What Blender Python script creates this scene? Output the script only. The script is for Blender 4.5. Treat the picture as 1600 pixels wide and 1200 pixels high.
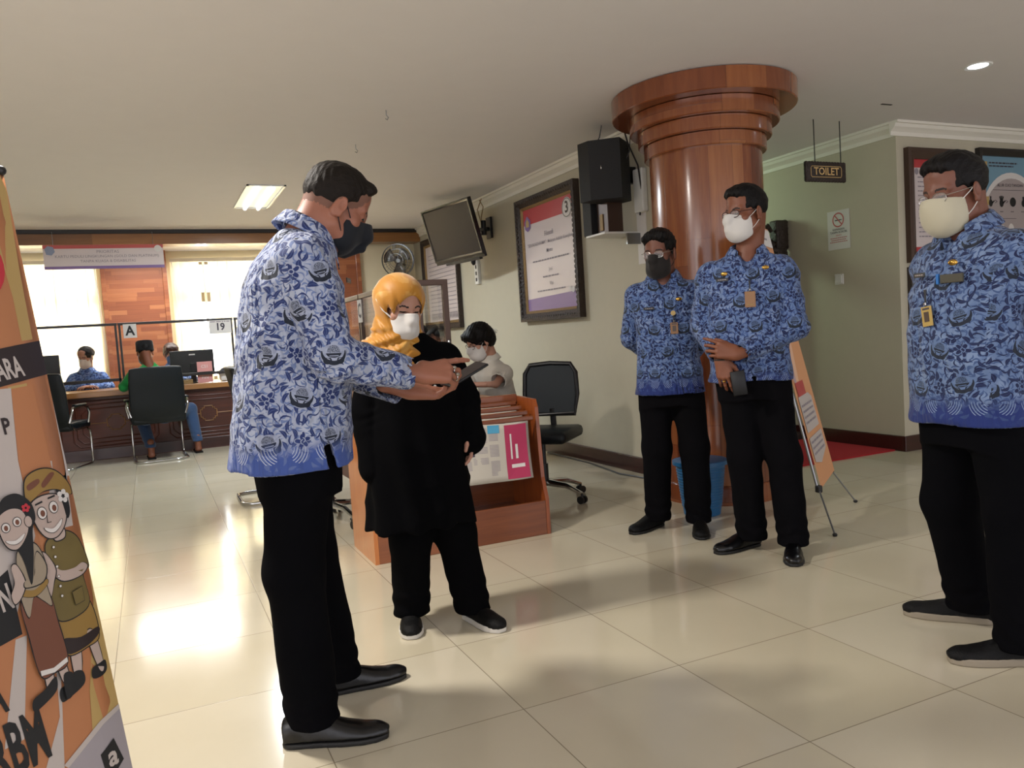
import bpy, bmesh, math, random
import numpy as np
from mathutils import Vector, Matrix
random.seed(4)
for o in list(bpy.data.objects): bpy.data.objects.remove(o)
S = bpy.context.scene
COL = S.collection
PI = math.pi

# ---------------------------------------------------------------- camera
cd = bpy.data.cameras.new('camera'); cam = bpy.data.objects.new('camera', cd); COL.objects.link(cam)
cd.sensor_width = 36; cd.lens = 36 * 1235 / 1600; cd.clip_start = 0.05
Rm = ((0.9064155, -0.08438964, 0.41387114), (-0.41762617, -0.03235132, 0.90804282), (-0.06324013, -0.99590752, -0.06456706))
cam.matrix_world = Matrix([(r[0], -r[1], -r[2], 0) for r in Rm] + [(0, 0, 0, 1)])
cam.location = (0, 0, 1.15)
S.camera = cam
S.view_settings.view_transform = 'Standard'; S.view_settings.look = 'None'
S.view_settings.gamma = 1; S.view_settings.use_curve_mapping = False
S.view_settings.exposure = 0.33

# ---------------------------------------------------------------- world and lamps
W = bpy.data.worlds.new('world'); S.world = W; W.use_nodes = True
W.node_tree.nodes['Background'].inputs[0].default_value = (0.96, 0.94, 1.0, 1)
W.node_tree.nodes['Background'].inputs[1].default_value = 1.5
def lamp(name, kind, loc, target, power, color, size=0.5, size_y=None, spread=None, blend=None, cone=None):
    l = bpy.data.lights.new(name, kind); l.energy = power; l.color = color
    o = bpy.data.objects.new(name, l); COL.objects.link(o); o.location = loc
    d = Vector(target) - Vector(loc); o.rotation_euler = d.to_track_quat('-Z', 'Y').to_euler()
    if kind == 'AREA':
        l.shape = 'RECTANGLE' if size_y else 'SQUARE'; l.size = size
        if size_y: l.size_y = size_y
        if spread: l.spread = spread
    elif kind == 'SPOT':
        l.shadow_soft_size = size; l.spot_size = cone; l.spot_blend = blend
    else: l.shadow_soft_size = size
    return o
lamp('downlight_lamp', 'SPOT', (-0.30, 3.02, 2.56), (0.35, 2.8, 0), 235, (1.0, 0.935, 0.86), 0.12, cone=math.radians(150), blend=0.6)
lamp('downlight_lamp_right', 'SPOT', (4.76, 3.27, 2.56), (4.76, 3.27, 0), 25, (0.9, 0.95, 1.0), 0.06, cone=math.radians(140), blend=0.8)
lamp('ceiling_tube_lamp', 'AREA', (1.09, 7.95, 2.56), (1.09, 7.95, 0), 75, (0.86, 0.94, 1.0), 0.28, 1.1)
lamp('office_fill_light', 'AREA', (0.2, 11.3, 2.55), (0.2, 11.0, 0), 38, (1.0, 0.97, 0.92), 1.2, 0.3)  # added fill with no fixture, brightens the clerks behind the counter
lamp('corridor_lamp', 'AREA', (4.3, 7.2, 2.4), (5.3, 5.6, 1.2), 12, (0.75, 1.0, 0.72), 0.5)
lamp('daylight_window_left', 'AREA', (-1.0, 12.75, 1.6), (-1.0, 8, 1.1), 105, (0.94, 0.97, 1.0), 2.3, 1.9)
lamp('daylight_window_right', 'AREA', (1.7, 12.75, 1.6), (1.7, 8, 1.1), 105, (0.94, 0.97, 1.0), 2.3, 1.9)
lamp('entrance_daylight', 'AREA', (-3.4, 0.2, 1.6), (2.0, 3.0, 1.0), 30, (1.0, 0.95, 0.88), 1.6, 1.8)

# ---------------------------------------------------------------- helpers
def lin(h):
    if isinstance(h, str):
        h = h.lstrip('#'); c = [int(h[i:i + 2], 16) / 255 for i in (0, 2, 4)]
    else: c = [v / 255 for v in h]
    return tuple(v / 12.92 if v <= 0.04045 else ((v + 0.055) / 1.055) ** 2.4 for v in c) + (1,)

class X:
    """a shader value socket with arithmetic"""
    def __init__(s, t, k): s.t = t; s.k = k
    def _m(s, op, *a, clamp=False):
        n = s.t.nodes.new('ShaderNodeMath'); n.operation = op; n.use_clamp = clamp
        for i, v in enumerate((s,) + a):
            if isinstance(v, X): s.t.links.new(v.k, n.inputs[i])
            else: n.inputs[i].default_value = float(v)
        return X(s.t, n.outputs[0])
    def c(s, v):
        n = s.t.nodes.new('ShaderNodeValue'); n.outputs[0].default_value = v; return X(s.t, n.outputs[0])
    def __add__(s, o): return s._m('ADD', o)
    __radd__ = __add__
    def __sub__(s, o): return s._m('SUBTRACT', o)
    def __rsub__(s, o): return s.c(o) - s
    def __mul__(s, o): return s._m('MULTIPLY', o)
    __rmul__ = __mul__
    def __truediv__(s, o): return s._m('DIVIDE', o)
    def abs(s): return s._m('ABSOLUTE')
    def min(s, o): return s._m('MINIMUM', o)
    def max(s, o): return s._m('MAXIMUM', o)
    def sqrt(s): return s._m('SQRT')
    def sin(s): return s._m('SINE')
    def cos(s): return s._m('COSINE')
    def floor(s): return s._m('FLOOR')
    def frac(s): return s._m('FRACT')
    def mod(s, o): return s._m('FLOORED_MODULO', o)
    def atan2(s, o): return s._m('ARCTAN2', o)
    def lt(s, o): return s._m('LESS_THAN', o)
    def gt(s, o): return s._m('GREATER_THAN', o)
    def ss(s, a, b):
        """0..1 ramp between a and b"""
        return ((s - a) * (1.0 / (b - a)))._m('ADD', 0.0, clamp=True)
def ln(a, b): return (a * a + b * b).sqrt()

class Mat:
    def __init__(s, name, color=(0.5, 0.5, 0.5, 1), rough=0.6, metal=0.0, spec=0.5, **kw):
        m = bpy.data.materials.new(name); m.use_nodes = True; s.m = m; s.t = m.node_tree
        s.b = s.t.nodes['Principled BSDF']
        s.b.inputs['Base Color'].default_value = color if len(color) == 4 else tuple(color) + (1,)
        s.b.inputs['Roughness'].default_value = rough; s.b.inputs['Metallic'].default_value = metal
        s.b.inputs['Specular IOR Level'].default_value = spec
        for k, v in kw.items(): s.b.inputs[k.replace('_', ' ')].default_value = v
    def n(s, kind, **kw):
        n = s.t.nodes.new(kind)
        for k, v in kw.items():
            if k in n.inputs: n.inputs[k].default_value = v
            else: setattr(n, k, v)
        return n
    def link(s, a, b): s.t.links.new(a.k if isinstance(a, X) else a, b)
    def coord(s, which='Object'):
        return s.n('ShaderNodeTexCoord').outputs[which]
    def sep(s, vec):
        n = s.n('ShaderNodeSeparateXYZ'); s.link(vec, n.inputs[0]); return [X(s.t, o) for o in n.outputs]
    def comb(s, x, y, z=0.0):
        n = s.n('ShaderNodeCombineXYZ')
        for i, v in enumerate((x, y, z)):
            if isinstance(v, X): s.link(v, n.inputs[i])
            else: n.inputs[i].default_value = v
        return n.outputs[0]
    def mapping(s, vec, scale=(1, 1, 1), loc=(0, 0, 0), rot=(0, 0, 0)):
        n = s.n('ShaderNodeMapping'); s.link(vec, n.inputs[0])
        n.inputs['Scale'].default_value = scale; n.inputs['Location'].default_value = loc; n.inputs['Rotation'].default_value = rot
        return n.outputs[0]
    def noise(s, vec, scale=5, detail=3, rough=0.5, dist=0.0, out='Fac'):
        n = s.n('ShaderNodeTexNoise'); s.link(vec, n.inputs['Vector'])
        n.inputs['Scale'].default_value = scale; n.inputs['Detail'].default_value = detail
        n.inputs['Roughness'].default_value = rough; n.inputs['Distortion'].default_value = dist
        return X(s.t, n.outputs[0]) if out == 'Fac' else n.outputs['Color']
    def mix(s, f, a, b, mode='MIX'):
        n = s.n('ShaderNodeMix'); n.data_type = 'RGBA'; n.blend_type = mode
        for i, v in ((0, f), (6, a), (7, b)):
            if isinstance(v, X): s.link(v, n.inputs[i])
            elif isinstance(v, bpy.types.NodeSocket): s.link(v, n.inputs[i])
            else: n.inputs[i].default_value = v
        return n.outputs[2]
    def color(s, c): s.link(c, s.b.inputs['Base Color'])
    def rough(s, v): s.link(v, s.b.inputs['Roughness'])
    def bump(s, h, strength=0.3, dist=0.01):
        n = s.n('ShaderNodeBump'); n.inputs['Strength'].default_value = strength; n.inputs['Distance'].default_value = dist
        s.link(h, n.inputs['Height']); s.link(n.outputs[0], s.b.inputs['Normal'])
    def ramp(s, f, stops):
        n = s.n('ShaderNodeValToRGB'); s.link(f, n.inputs[0]); e = n.color_ramp.elements
        while len(e) < len(stops): e.new(0.5)
        for i, (p, c) in enumerate(stops): e[i].position = p; e[i].color = c
        return n.outputs[0]

def simple(name, hexc, rough=0.6, metal=0.0, bump=0.0, bscale=60, var=0.0, spec=0.5, **kw):
    m = Mat(name, lin(hexc), rough, metal, spec, **kw)
    if bump or var:
        co = m.coord(); nz = m.noise(co, bscale, 4)
        if bump: m.bump(nz, bump, 0.01)
        if var:
            c = lin(hexc); a = tuple(v * (1 - var) for v in c[:3]) + (1,); b = tuple(min(1, v * (1 + var)) for v in c[:3]) + (1,)
            m.color(m.mix(m.noise(co, bscale * 0.13 + 1, 3), a, b))
    return m.m

# ---- mesh building
class MB:
    """collects faces, built as one mesh object"""
    def __init__(s): s.v = []; s.f = []; s.mi = []; s.cur = 0
    def add(s, vs, fs, mi=None):
        o = len(s.v); s.v += [tuple(v) for v in vs]; s.f += [tuple(i + o for i in f) for f in fs]; s.mi += [s.cur if mi is None else mi] * len(fs)
        return s
    def box(s, c, d, R=None, bev=0.0, mi=None):
        """box centre c, full size d, rotation matrix R"""
        x, y, z = d[0] / 2, d[1] / 2, d[2] / 2; b = min(bev, x * .95, y * .95, z * .95)
        if b <= 0:
            vs = [(i * x, j * y, k * z) for i in (-1, 1) for j in (-1, 1) for k in (-1, 1)]
            fs = [(0, 1, 3, 2), (4, 6, 7, 5), (0, 4, 5, 1), (2, 3, 7, 6), (0, 2, 6, 4), (1, 5, 7, 3)]
        else:
            bm = bmesh.new(); bmesh.ops.create_cube(bm, size=1)
            for v in bm.verts: v.co = Vector((v.co.x * d[0], v.co.y * d[1], v.co.z * d[2]))
            bmesh.ops.bevel(bm, geom=bm.edges[:], offset=b, segments=2, profile=0.5, affect='EDGES')
            bm.verts.index_update(); vs = [tuple(v.co) for v in bm.verts]; fs = [tuple(v.index for v in f.verts) for f in bm.faces]; bm.free()
        out = []
        for v in vs:
            v = Vector(v)
            if R is not None: v = R @ v
            out.append(tuple(v + Vector(c)))
        return s.add(out, fs, mi)
    def bb(s, x0, x1, y0, y1, z0, z1, bev=0.0, mi=None):
        return s.box(((x0 + x1) / 2, (y0 + y1) / 2, (z0 + z1) / 2), (abs(x1 - x0), abs(y1 - y0), abs(z1 - z0)), None, bev, mi)
    def tube(s, pts, r, n=10, cap=True, mi=None, closed=False):
        pts = [Vector(p) for p in pts]; m = len(pts)
        rs = r if isinstance(r, (list, tuple)) else [r] * m
        vs = []; up = None
        for i, p in enumerate(pts):
            a = pts[(i - 1) % m] if (i > 0 or closed) else p; b = pts[(i + 1) % m] if (i < m - 1 or closed) else p
            t = (b - a).normalized()
            if up is None:
                up = Vector((0, 0, 1)) if abs(t.z) < .9 else Vector((1, 0, 0))
            side = t.cross(up).normalized(); up = side.cross(t).normalized()
            for k in range(n):
                th = 2 * PI * k / n; vs.append(p + (side * math.cos(th) + up * math.sin(th)) * rs[i])
        fs = []
        for i in range(m if closed else m - 1):
            j = (i + 1) % m
            for k in range(n): fs.append((i * n + k, i * n + (k + 1) % n, j * n + (k + 1) % n, j * n + k))
        if cap and not closed: fs += [tuple(range(n - 1, -1, -1)), tuple((m - 1) * n + k for k in range(n))]
        return s.add(vs, fs, mi)
    def lathe(s, prof, c=(0, 0, 0), n=48, R=None, mi=None):
        """prof list of (radius, height)"""
        vs = []; fs = []
        for r, z in prof:
            for k in range(n):
                v = Vector((r * math.cos(2 * PI * k / n), r * math.sin(2 * PI * k / n), z))
                if R is not None: v = R @ v
                vs.append(v + Vector(c))
        for i in range(len(prof) - 1):
            for k in range(n): fs.append((i * n + k, i * n + (k + 1) % n, (i + 1) * n + (k + 1) % n, (i + 1) * n + k))
        if prof[0][0] > 1e-5: fs.append(tuple(range(n - 1, -1, -1)))
        if prof[-1][0] > 1e-5: fs.append(tuple((len(prof) - 1) * n + k for k in range(n)))
        return s.add(vs, fs, mi)
    def prism(s, poly, f, h, mi=None):
        """poly 2D outline, f(u,v,w) maps to 3D, from w=0 to w=h"""
        n = len(poly)
        vs = [f(u, v, 0) for u, v in poly] + [f(u, v, h) for u, v in poly]
        fs = [tuple(range(n - 1, -1, -1)), tuple(range(n, 2 * n))] + [(i, (i + 1) % n, n + (i + 1) % n, n + i) for i in range(n)]
        return s.add(vs, fs, mi)
    def ell(s, c, r, R=None, n=20, mi=None):
        return s.lathe2(c, r, R, n, mi)
    def lathe2(s, c, r, R, n, mi):
        m = max(6, n // 2); vs = []; fs = []
        for i in range(m + 1):
            ph = PI * i / m
            for k in range(n):
                th = 2 * PI * k / n
                v = Vector((r[0] * math.sin(ph) * math.cos(th), r[1] * math.sin(ph) * math.sin(th), -r[2] * math.cos(ph)))
                if R is not None: v = R @ v
                vs.append(v + Vector(c))
        for i in range(m):
            for k in range(n): fs.append((i * n + k, i * n + (k + 1) % n, (i + 1) * n + (k + 1) % n, (i + 1) * n + k))
        return s.add(vs, fs, mi)
    def build(s, name, mats, parent=None, smooth=False, angle=35, uv=None, T=None):
        me = bpy.data.meshes.new(name)
        vs = s.v if T is None else [tuple(T @ Vector(v)) for v in s.v]
        me.from_pydata(vs, [], s.f); 
        if not isinstance(mats, (list, tuple)): mats = [mats]
        for m in mats: me.materials.append(m)
        if len(mats) > 1: me.polygons.foreach_set('material_index', s.mi)
        bm = bmesh.new(); bm.from_mesh(me); bmesh.ops.remove_doubles(bm, verts=bm.verts, dist=1e-6)
        bmesh.ops.recalc_face_normals(bm, faces=bm.faces); bm.to_mesh(me); bm.free()
        if smooth:
            me.polygons.foreach_set('use_smooth', [True] * len(me.polygons))
            try: me.set_sharp_from_angle(angle=math.radians(angle))
            except Exception: pass
        o = bpy.data.objects.new(name, me); COL.objects.link(o)
        if parent is not None: o.parent = parent
        return o

def thing(name, label, cat, loc=(0, 0, 0), rz=0.0, group=None):
    o = bpy.data.objects.new(name, None); COL.objects.link(o); o.location = loc; o.rotation_euler = (0, 0, rz)
    o.empty_display_size = 0.1
    o['label'] = label; o['category'] = cat
    if group: o['group'] = group
    return o
def tag(o, label, cat, group=None):
    o['label'] = label; o['category'] = cat
    if group: o['group'] = group
    return o
def struct(o): o['kind'] = 'structure'; return o
def copy_tree(o, parent=None):
    c = o.copy(); COL.objects.link(c)
    if parent is not None: c.parent = parent
    for ch in list(o.children): copy_tree(ch, c)
    return c

def text_mb(mb, txt, f, size, center=(0, 0), align='CENTER', depth=0.001, mi=None, bold=0.0, sx=1.0, spacing=1.0):
    """lettering: f(u,v,w) maps flat text coordinates to 3D"""
    cu = bpy.data.curves.new('txt', 'FONT'); cu.body = txt; cu.size = size; cu.align_x = align; cu.align_y = 'CENTER'
    cu.resolution_u = 2; cu.offset = bold * size; cu.space_character = spacing
    ob = bpy.data.objects.new('txt', cu); COL.objects.link(ob)
    dg = bpy.context.evaluated_depsgraph_get(); dg.update()
    me = bpy.data.meshes.new_from_object(ob.evaluated_get(dg))
    vs = [f(center[0] + v.co.x * sx, center[1] + v.co.y, depth) for v in me.vertices]
    fs = [tuple(p.vertices) for p in me.polygons]
    bpy.data.objects.remove(ob); bpy.data.curves.remove(cu); bpy.data.meshes.remove(me)
    mb.add(vs, fs, mi); return mb
def planef(o, u, v):
    """map (a,b,c) to o + a*u + b*v + c*(u x v)"""
    o = Vector(o); u = Vector(u).normalized(); v = Vector(v).normalized(); w = u.cross(v)
    return lambda a, b, c=0.0: tuple(o + u * a + v * b + w * c)
def flat(mb, f, poly, w=0.0, mi=None):
    return mb.add([f(a, b, w) for a, b in poly], [tuple(range(len(poly)))], mi)
def circle2(cx, cy, r, n=24, ry=None, a0=0, a1=2 * PI):
    ry = ry or r
    full = abs(a1 - a0 - 2 * PI) < 1e-6
    k = n if full else n + 1
    return [(cx + r * math.cos(a0 + (a1 - a0) * i / n), cy + ry * math.sin(a0 + (a1 - a0) * i / n)) for i in range(k)]
# ---------------------------------------------------------------- materials
def wood(name, dark, mid, light, axis='z', plank=(0.12, 0.9), rough=0.25, grain=1.0, coat=0.3, cyl=False):
    """board-jointed lacquered wood; planks run along axis"""
    m = Mat(name, lin(mid), rough, 0, 0.5); m.b.inputs['Coat Weight'].default_value = coat; m.b.inputs['Coat Roughness'].default_value = 0.12
    co = m.coord(); x, y, z = m.sep(co)
    if cyl: a = x.atan2(y) * 0.37; L = z; T = a; D = a * 0
    elif axis == 'z': L = z; T = x + y; D = x - y
    elif axis == 'x': L = x; T = z + y; D = z - y
    else: L = y; T = z + x; D = z - x
    row = (T * (1 / plank[0])).floor()
    sh = (row * 12.9898).sin() * 43758.5
    L2 = L * (1 / plank[1]) + sh.frac()
    colm = L2.floor()
    rnd = ((row * 7.31 + colm * 3.77).sin() * 9375.3).frac()
    vec = m.comb(T * 28 * grain, L * 2.2 * grain + rnd * 17, D * 28 * grain)
    g = m.noise(vec, 1.0, 4, 0.6, 0.6)
    v = (g * 0.55 + rnd * 0.6) - 0.08
    c = m.ramp(v, [(0.1, lin(dark)), (0.5, lin(mid)), (0.95, lin(light))])
    e1 = (T * (1 / plank[0])).frac(); e1 = e1.min(1.0 - e1) * plank[0]
    e2 = L2.frac(); e2 = e2.min(1.0 - e2) * plank[1]
    seam = e1.min(e2).ss(0.0002, 0.0012)
    m.color(m.mix(seam, tuple(q * 0.55 for q in lin(dark)[:3]) + (1,), c))
    m.bump(g * 0.2 + seam, 0.15, 0.002)
    return m.m

M = {}
# floor tiles, glossy cream, 0.58 m grid
m = Mat('floor_tiles', lin('#cfc5aa'), 0.12, 0, 0.55)
co = m.coord(); x, y, z = m.sep(co)
tx = ((x - 0.37) * (1 / 0.58)); ty = ((y - 2.15) * (1 / 0.58))
ex = tx.frac(); ex = ex.min(1.0 - ex) * 0.58; ey = ty.frac(); ey = ey.min(1.0 - ey) * 0.58
seam = ex.min(ey).ss(0.0006, 0.0022)
rnd = ((tx.floor() * 5.13 + ty.floor() * 9.71).sin() * 4375.3).frac()
cl = m.mix(m.noise(co, 2.2, 4), lin('#beb59e'), lin('#cec6b2'))
cl = m.mix(rnd * 0.35, cl, lin('#b9ae90'))
m.color(m.mix(seam, lin('#7d7360'), cl)); m.rough(m.noise(co, 3, 3) * 0.08 + 0.09)
m.bump(seam + m.noise(co, 1.3, 1) * 0.6, 0.05, 0.003); M['floor'] = m.m
M['ceiling'] = simple('ceiling_paint', '#e2dfdd', 0.85, bump=0.05, bscale=40, var=0.02)
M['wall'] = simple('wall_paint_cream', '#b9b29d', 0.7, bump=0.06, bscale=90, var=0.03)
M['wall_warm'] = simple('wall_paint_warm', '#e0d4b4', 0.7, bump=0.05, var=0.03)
M['crown'] = simple('crown_plaster', '#e2ded2', 0.6)
M['base'] = wood('baseboard_wood', '#2a1210', '#3f1c19', '#522822', axis='x', plank=(1.0, 2.0), rough=0.3)
M['col'] = wood('column_wood', '#56291a', '#7c4328', '#a86e40', cyl=True, plank=(0.155, 1.15), rough=0.22, coat=0.5)
M['capital'] = wood('capital_wood', '#5c2d1a', '#824829', '#a56b3c', cyl=True, plank=(0.5, 0.4), rough=0.22, coat=0.5)
M['pil'] = wood('pilaster_wood', '#85482a', '#9a5833', '#b27348', axis='x', plank=(0.06, 0.6), rough=0.4)
M['beam'] = wood('beam_wood', '#6b451f', '#86592c', '#a4743e', axis='x', plank=(0.3, 2.5), rough=0.35)
M['rack'] = wood('rack_wood', '#663216', '#884c26', '#a46534', axis='x', plank=(0.8, 1.4), rough=0.3)
M['rack_side'] = wood('rack_side_wood', '#7d3b18', '#a65a28', '#c57b3e', axis='z', plank=(0.8, 1.4), rough=0.3)
M['desk'] = wood('desk_front_wood', '#3a180d', '#582512', '#70341b', axis='x', plank=(0.6, 1.4), rough=0.45, coat=0.0)
M['desktop'] = wood('desk_top_wood', '#8a5c30', '#ab7a45', '#c79a62', axis='x', plank=(0.5, 1.8), rough=0.3)
M['carve'] = simple('carved_line_gold', '#8a6238', 0.45, var=0.15)
M['darkwood'] = wood('dark_frame_wood', '#1d1411', '#2f2019', '#443026', axis='z', plank=(0.5, 1.0), rough=0.4)
M['carved_dark'] = simple('carved_dark_wood', '#2c211b', 0.55, bump=0.9, bscale=45, var=0.3)
M['black_trim'] = simple('black_trim', '#1d1918', 0.4)
M['brownpost'] = simple('brown_post', '#4b3930', 0.4, metal=0.3)
M['gold'] = simple('gold_moulding', '#8c7148', 0.4, metal=0.4, bump=0.6, bscale=80)
M['ornate'] = simple('ornate_frame', '#2d2019', 0.45, bump=1.0, bscale=60, var=0.6)
M['chrome'] = Mat('chrome', lin('#c9ccd0'), 0.12, 1.0).m
M['steel'] = Mat('brushed_steel', lin('#8e9092'), 0.35, 1.0).m
M['leather'] = simple('dark_leather', '#081014', 0.45, bump=0.12, bscale=120, spec=0.3)
M['blackplastic'] = simple('black_plastic', '#141416', 0.4, bump=0.05, bscale=150)
M['speaker_black'] = simple('speaker_black', '#0f0f11', 0.65, bump=0.3, bscale=300)
M['screen'] = Mat('screen_glass', lin('#1f191b'), 0.34, 0, 0.22).m
M['tvframe'] = simple('tv_frame', '#161314', 0.25)
M['white'] = simple('white_plastic', '#d9d8d2', 0.45)
M['paper'] = simple('white_paper', '#d3cfcb', 0.8)
M['paper_pink'] = simple('pink_paper', '#c78a86', 0.7)
M['banner_paper'] = simple('glossy_poster_paper', '#cfc3c2', 0.35)
M['red'] = simple('red_print', '#b0363a', 0.4)
M['sign_red'] = simple('sign_red_strip', '#b5514e', 0.5)
M['purple'] = simple('purple_print', '#7c6296', 0.4)
M['print'] = simple('dark_ink', '#3b3540', 0.6)
M['ink'] = simple('black_ink', '#17181b', 0.6)
M['greyink'] = simple('grey_ink', '#8d858c', 0.6)
M['orange'] = simple('orange_print', '#b27750', 0.45, var=0.05)
M['ochre'] = simple('ochre_print', '#b3975f', 0.45, var=0.05)
M['bwhite'] = simple('banner_white', '#b9b0ab', 0.45)
M['bgrey'] = simple('banner_grey', '#9c969c', 0.45)
M['bdark'] = simple('banner_dark', '#2a2022', 0.45)
M['bred'] = simple('banner_red', '#b8303c', 0.45)
M['carpet'] = simple('red_carpet', '#a3141c', 0.95, bump=0.8, bscale=250, var=0.12)
M['bin'] = simple('blue_plastic', '#1d5f8f', 0.4)
M['lightgold'] = simple('gold_lettering', '#d9b77a', 0.5)
M['glass'] = Mat('clear_glass', (0.95, 0.97, 0.97, 1), 0.02, 0, 0.5, Transmission_Weight=1.0, IOR=1.1, Alpha=0.35).m
m = Mat('tube_light_glow', (1, 1, 1, 1), 0.5); m.b.inputs['Emission Color'].default_value = (0.93, 0.97, 1, 1); m.b.inputs['Emission Strength'].default_value = 2.2; M['glow'] = m.m
m = Mat('downlight_glow', (1, 1, 1, 1), 0.5); m.b.inputs['Emission Color'].default_value = (0.80, 0.88, 1, 1); m.b.inputs['Emission Strength'].default_value = 9; M['glow2'] = m.m
m = Mat('light_housing', lin('#c8cbcc'), 0.3, 0.2); M['housing'] = m.m
# vertical blinds, translucent fabric
m = Mat('blind_fabric', lin('#e0cfa6'), 0.9)
tr = m.n('ShaderNodeBsdfTranslucent'); tr.inputs[0].default_value = lin('#f3e2b8')
mx = m.n('ShaderNodeMixShader'); mx.inputs[0].default_value = 0.62
m.link(m.b.outputs[0], mx.inputs[1]); m.link(tr.outputs[0], mx.inputs[2]); m.link(mx.outputs[0], m.t.nodes['Material Output'].inputs[0]); M['blind'] = m.m
M['alu'] = simple('window_aluminium', '#8b7f6a', 0.4, metal=0.3)

# ---- skin, cloth
def skinmat(name, c, c2):
    m = Mat(name, lin(c), 0.5, 0, 0.4); m.b.inputs['Subsurface Weight'].default_value = 0.08; m.b.inputs['Subsurface Radius'].default_value = (0.01, 0.004, 0.002)
    co = m.coord(); nz = m.noise(co, 14, 4); m.color(m.mix(nz, lin(c), lin(c2))); m.bump(m.noise(co, 260, 2), 0.12, 0.002); return m.m
M['skin_a'] = skinmat('skin_tan', '#96624d', '#855340')
M['skin_b'] = skinmat('skin_brown', '#734838', '#643d2e')
M['skin_c'] = skinmat('skin_light', '#b08470', '#9c705d')
M['skin_d'] = skinmat('skin_warm_brown', '#7c4b35', '#6c402c')
def hairmat(name, c, c2, gloss=0.5):
    m = Mat(name, lin(c), gloss, 0, 0.14); co = m.coord()
    nz = m.noise(m.mapping(co, (220, 40, 90)), 1, 3, 0.6, 0.5); m.color(m.mix(nz, lin(c), lin(c2))); m.bump(nz, 0.7, 0.004); return m.m
M['hair'] = hairmat('black_hair', '#080707', '#131010')
M['hair_grey'] = hairmat('short_dark_hair', '#0d0b09', '#211a14', 0.6)
M['stubble'] = simple('short_hair_stubble', '#6a493b', 0.8, var=0.2)
M['brow'] = simple('eyebrow_hair', '#231a17', 0.8)
M['eye'] = simple('eye_dark', '#1a1413', 0.15)
M['lip'] = simple('lips', '#84483f', 0.5)
def cloth(name, c, c2=None, rough=0.85, weave=700, sheen=0.2, spec=0.25):
    m = Mat(name, lin(c), rough, 0, spec); m.b.inputs['Sheen Weight'].default_value = sheen
    co = m.coord(); nz = m.noise(co, 6, 3)
    if c2: m.color(m.mix(nz, lin(c), lin(c2)))
    m.bump(m.noise(co, weave, 2) * 0.3 + nz * 0.7, 0.15, 0.003); return m.m
M['trouser'] = cloth('black_trouser_cloth', '#060608', '#0a0a0d', rough=1.0, sheen=0.0, spec=0.05)
M['trouser_b'] = cloth('charcoal_trouser_cloth', '#09090b', '#0f0e11', rough=1.0, sheen=0.0, spec=0.05)
M['dress'] = cloth('black_dress_cloth', '#050506', '#08080a', rough=1.0, sheen=0.0, spec=0.05)
M['shoe'] = simple('black_shoe_leather', '#050507', 0.28, bump=0.1, bscale=60, spec=0.45)
M['shoe_b'] = simple('matt_black_shoe', '#070708', 0.55, bump=0.3, bscale=300, spec=0.2)
M['sole_white'] = simple('white_sole', '#c9c5bd', 0.6)
M['sole_grey'] = simple('beige_sole', '#8c8271', 0.7)
M['sole_black'] = simple('black_sole', '#09090a', 0.6)
M['mask_black'] = cloth('black_mask_fabric', '#14171d', '#171b22', 0.8, sheen=0.1)
M['mask_dark'] = cloth('dark_brown_mask_fabric', '#1d1a19', '#252120', 0.8, sheen=0.1)
M['mask_white'] = cloth('white_mask_fabric', '#bebbb7', '#c6c3bf', 0.85)
M['mask_cream'] = cloth('cream_mask_fabric', '#aba590', '#b3ad98', 0.85)
M['mask_blue'] = cloth('blue_mask_fabric', '#7fa6b8', '#86aec0', 0.85)
M['mask_navy'] = cloth('navy_mask_fabric', '#27518a', '#2d5a96', 0.85)
M['white_shirt'] = cloth('white_shirt_cloth', '#b9b4aa', '#c4bfb5', 0.85)
M['green_shirt'] = cloth('green_shirt_cloth', '#15813a', '#1a9143', 0.85)
M['navy_cloth'] = cloth('navy_cloth', '#1a2233', '#1e2739', 0.85)
M['jeans'] = cloth('blue_denim', '#2b3f5e', '#364c6e', 0.9)
M['fez'] = cloth('black_velvet_cap', '#0c0c0e', '#121214', 0.9)
M['silver'] = Mat('silver_metal', lin('#b5b3b0'), 0.25, 1.0).m
M['goldm'] = Mat('gold_metal', lin('#b8924a'), 0.25, 1.0).m
M['badge'] = simple('badge_wood_card', '#86603c', 0.4)
M['badge_y'] = simple('badge_yellow_card', '#a98f52', 0.35)
M['badge_photo'] = simple('badge_photo', '#4a3c34', 0.4)
M['nameplate'] = simple('black_nameplate', '#111114', 0.3)
M['phone'] = Mat('phone_glass', lin('#0b0b0d'), 0.35, 0, 0.3).m
M['lens'] = Mat('spectacle_lens', (0.9, 0.92, 0.95, 1), 0.02, 0, 0.6, Alpha=0.16).m
# hijab, yellow satin with paler flower print
m = Mat('yellow_headscarf_satin', lin('#b07a22'), 0.5, 0, 0.25); m.b.inputs['Sheen Weight'].default_value = 0.3
co = m.coord(); n1 = m.noise(co, 11, 2, 0.5, 1.2)
c = m.mix(n1.ss(0.55, 0.60), lin('#b07a1e'), lin('#d0a75c')); n2 = m.noise(co, 5, 3); c = m.mix(n2.ss(0.35, 0.7), lin('#a06a18'), c)
m.color(c); m.bump(m.noise(co, 500, 2), 0.08, 0.002); M['hijab'] = m.m

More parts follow.
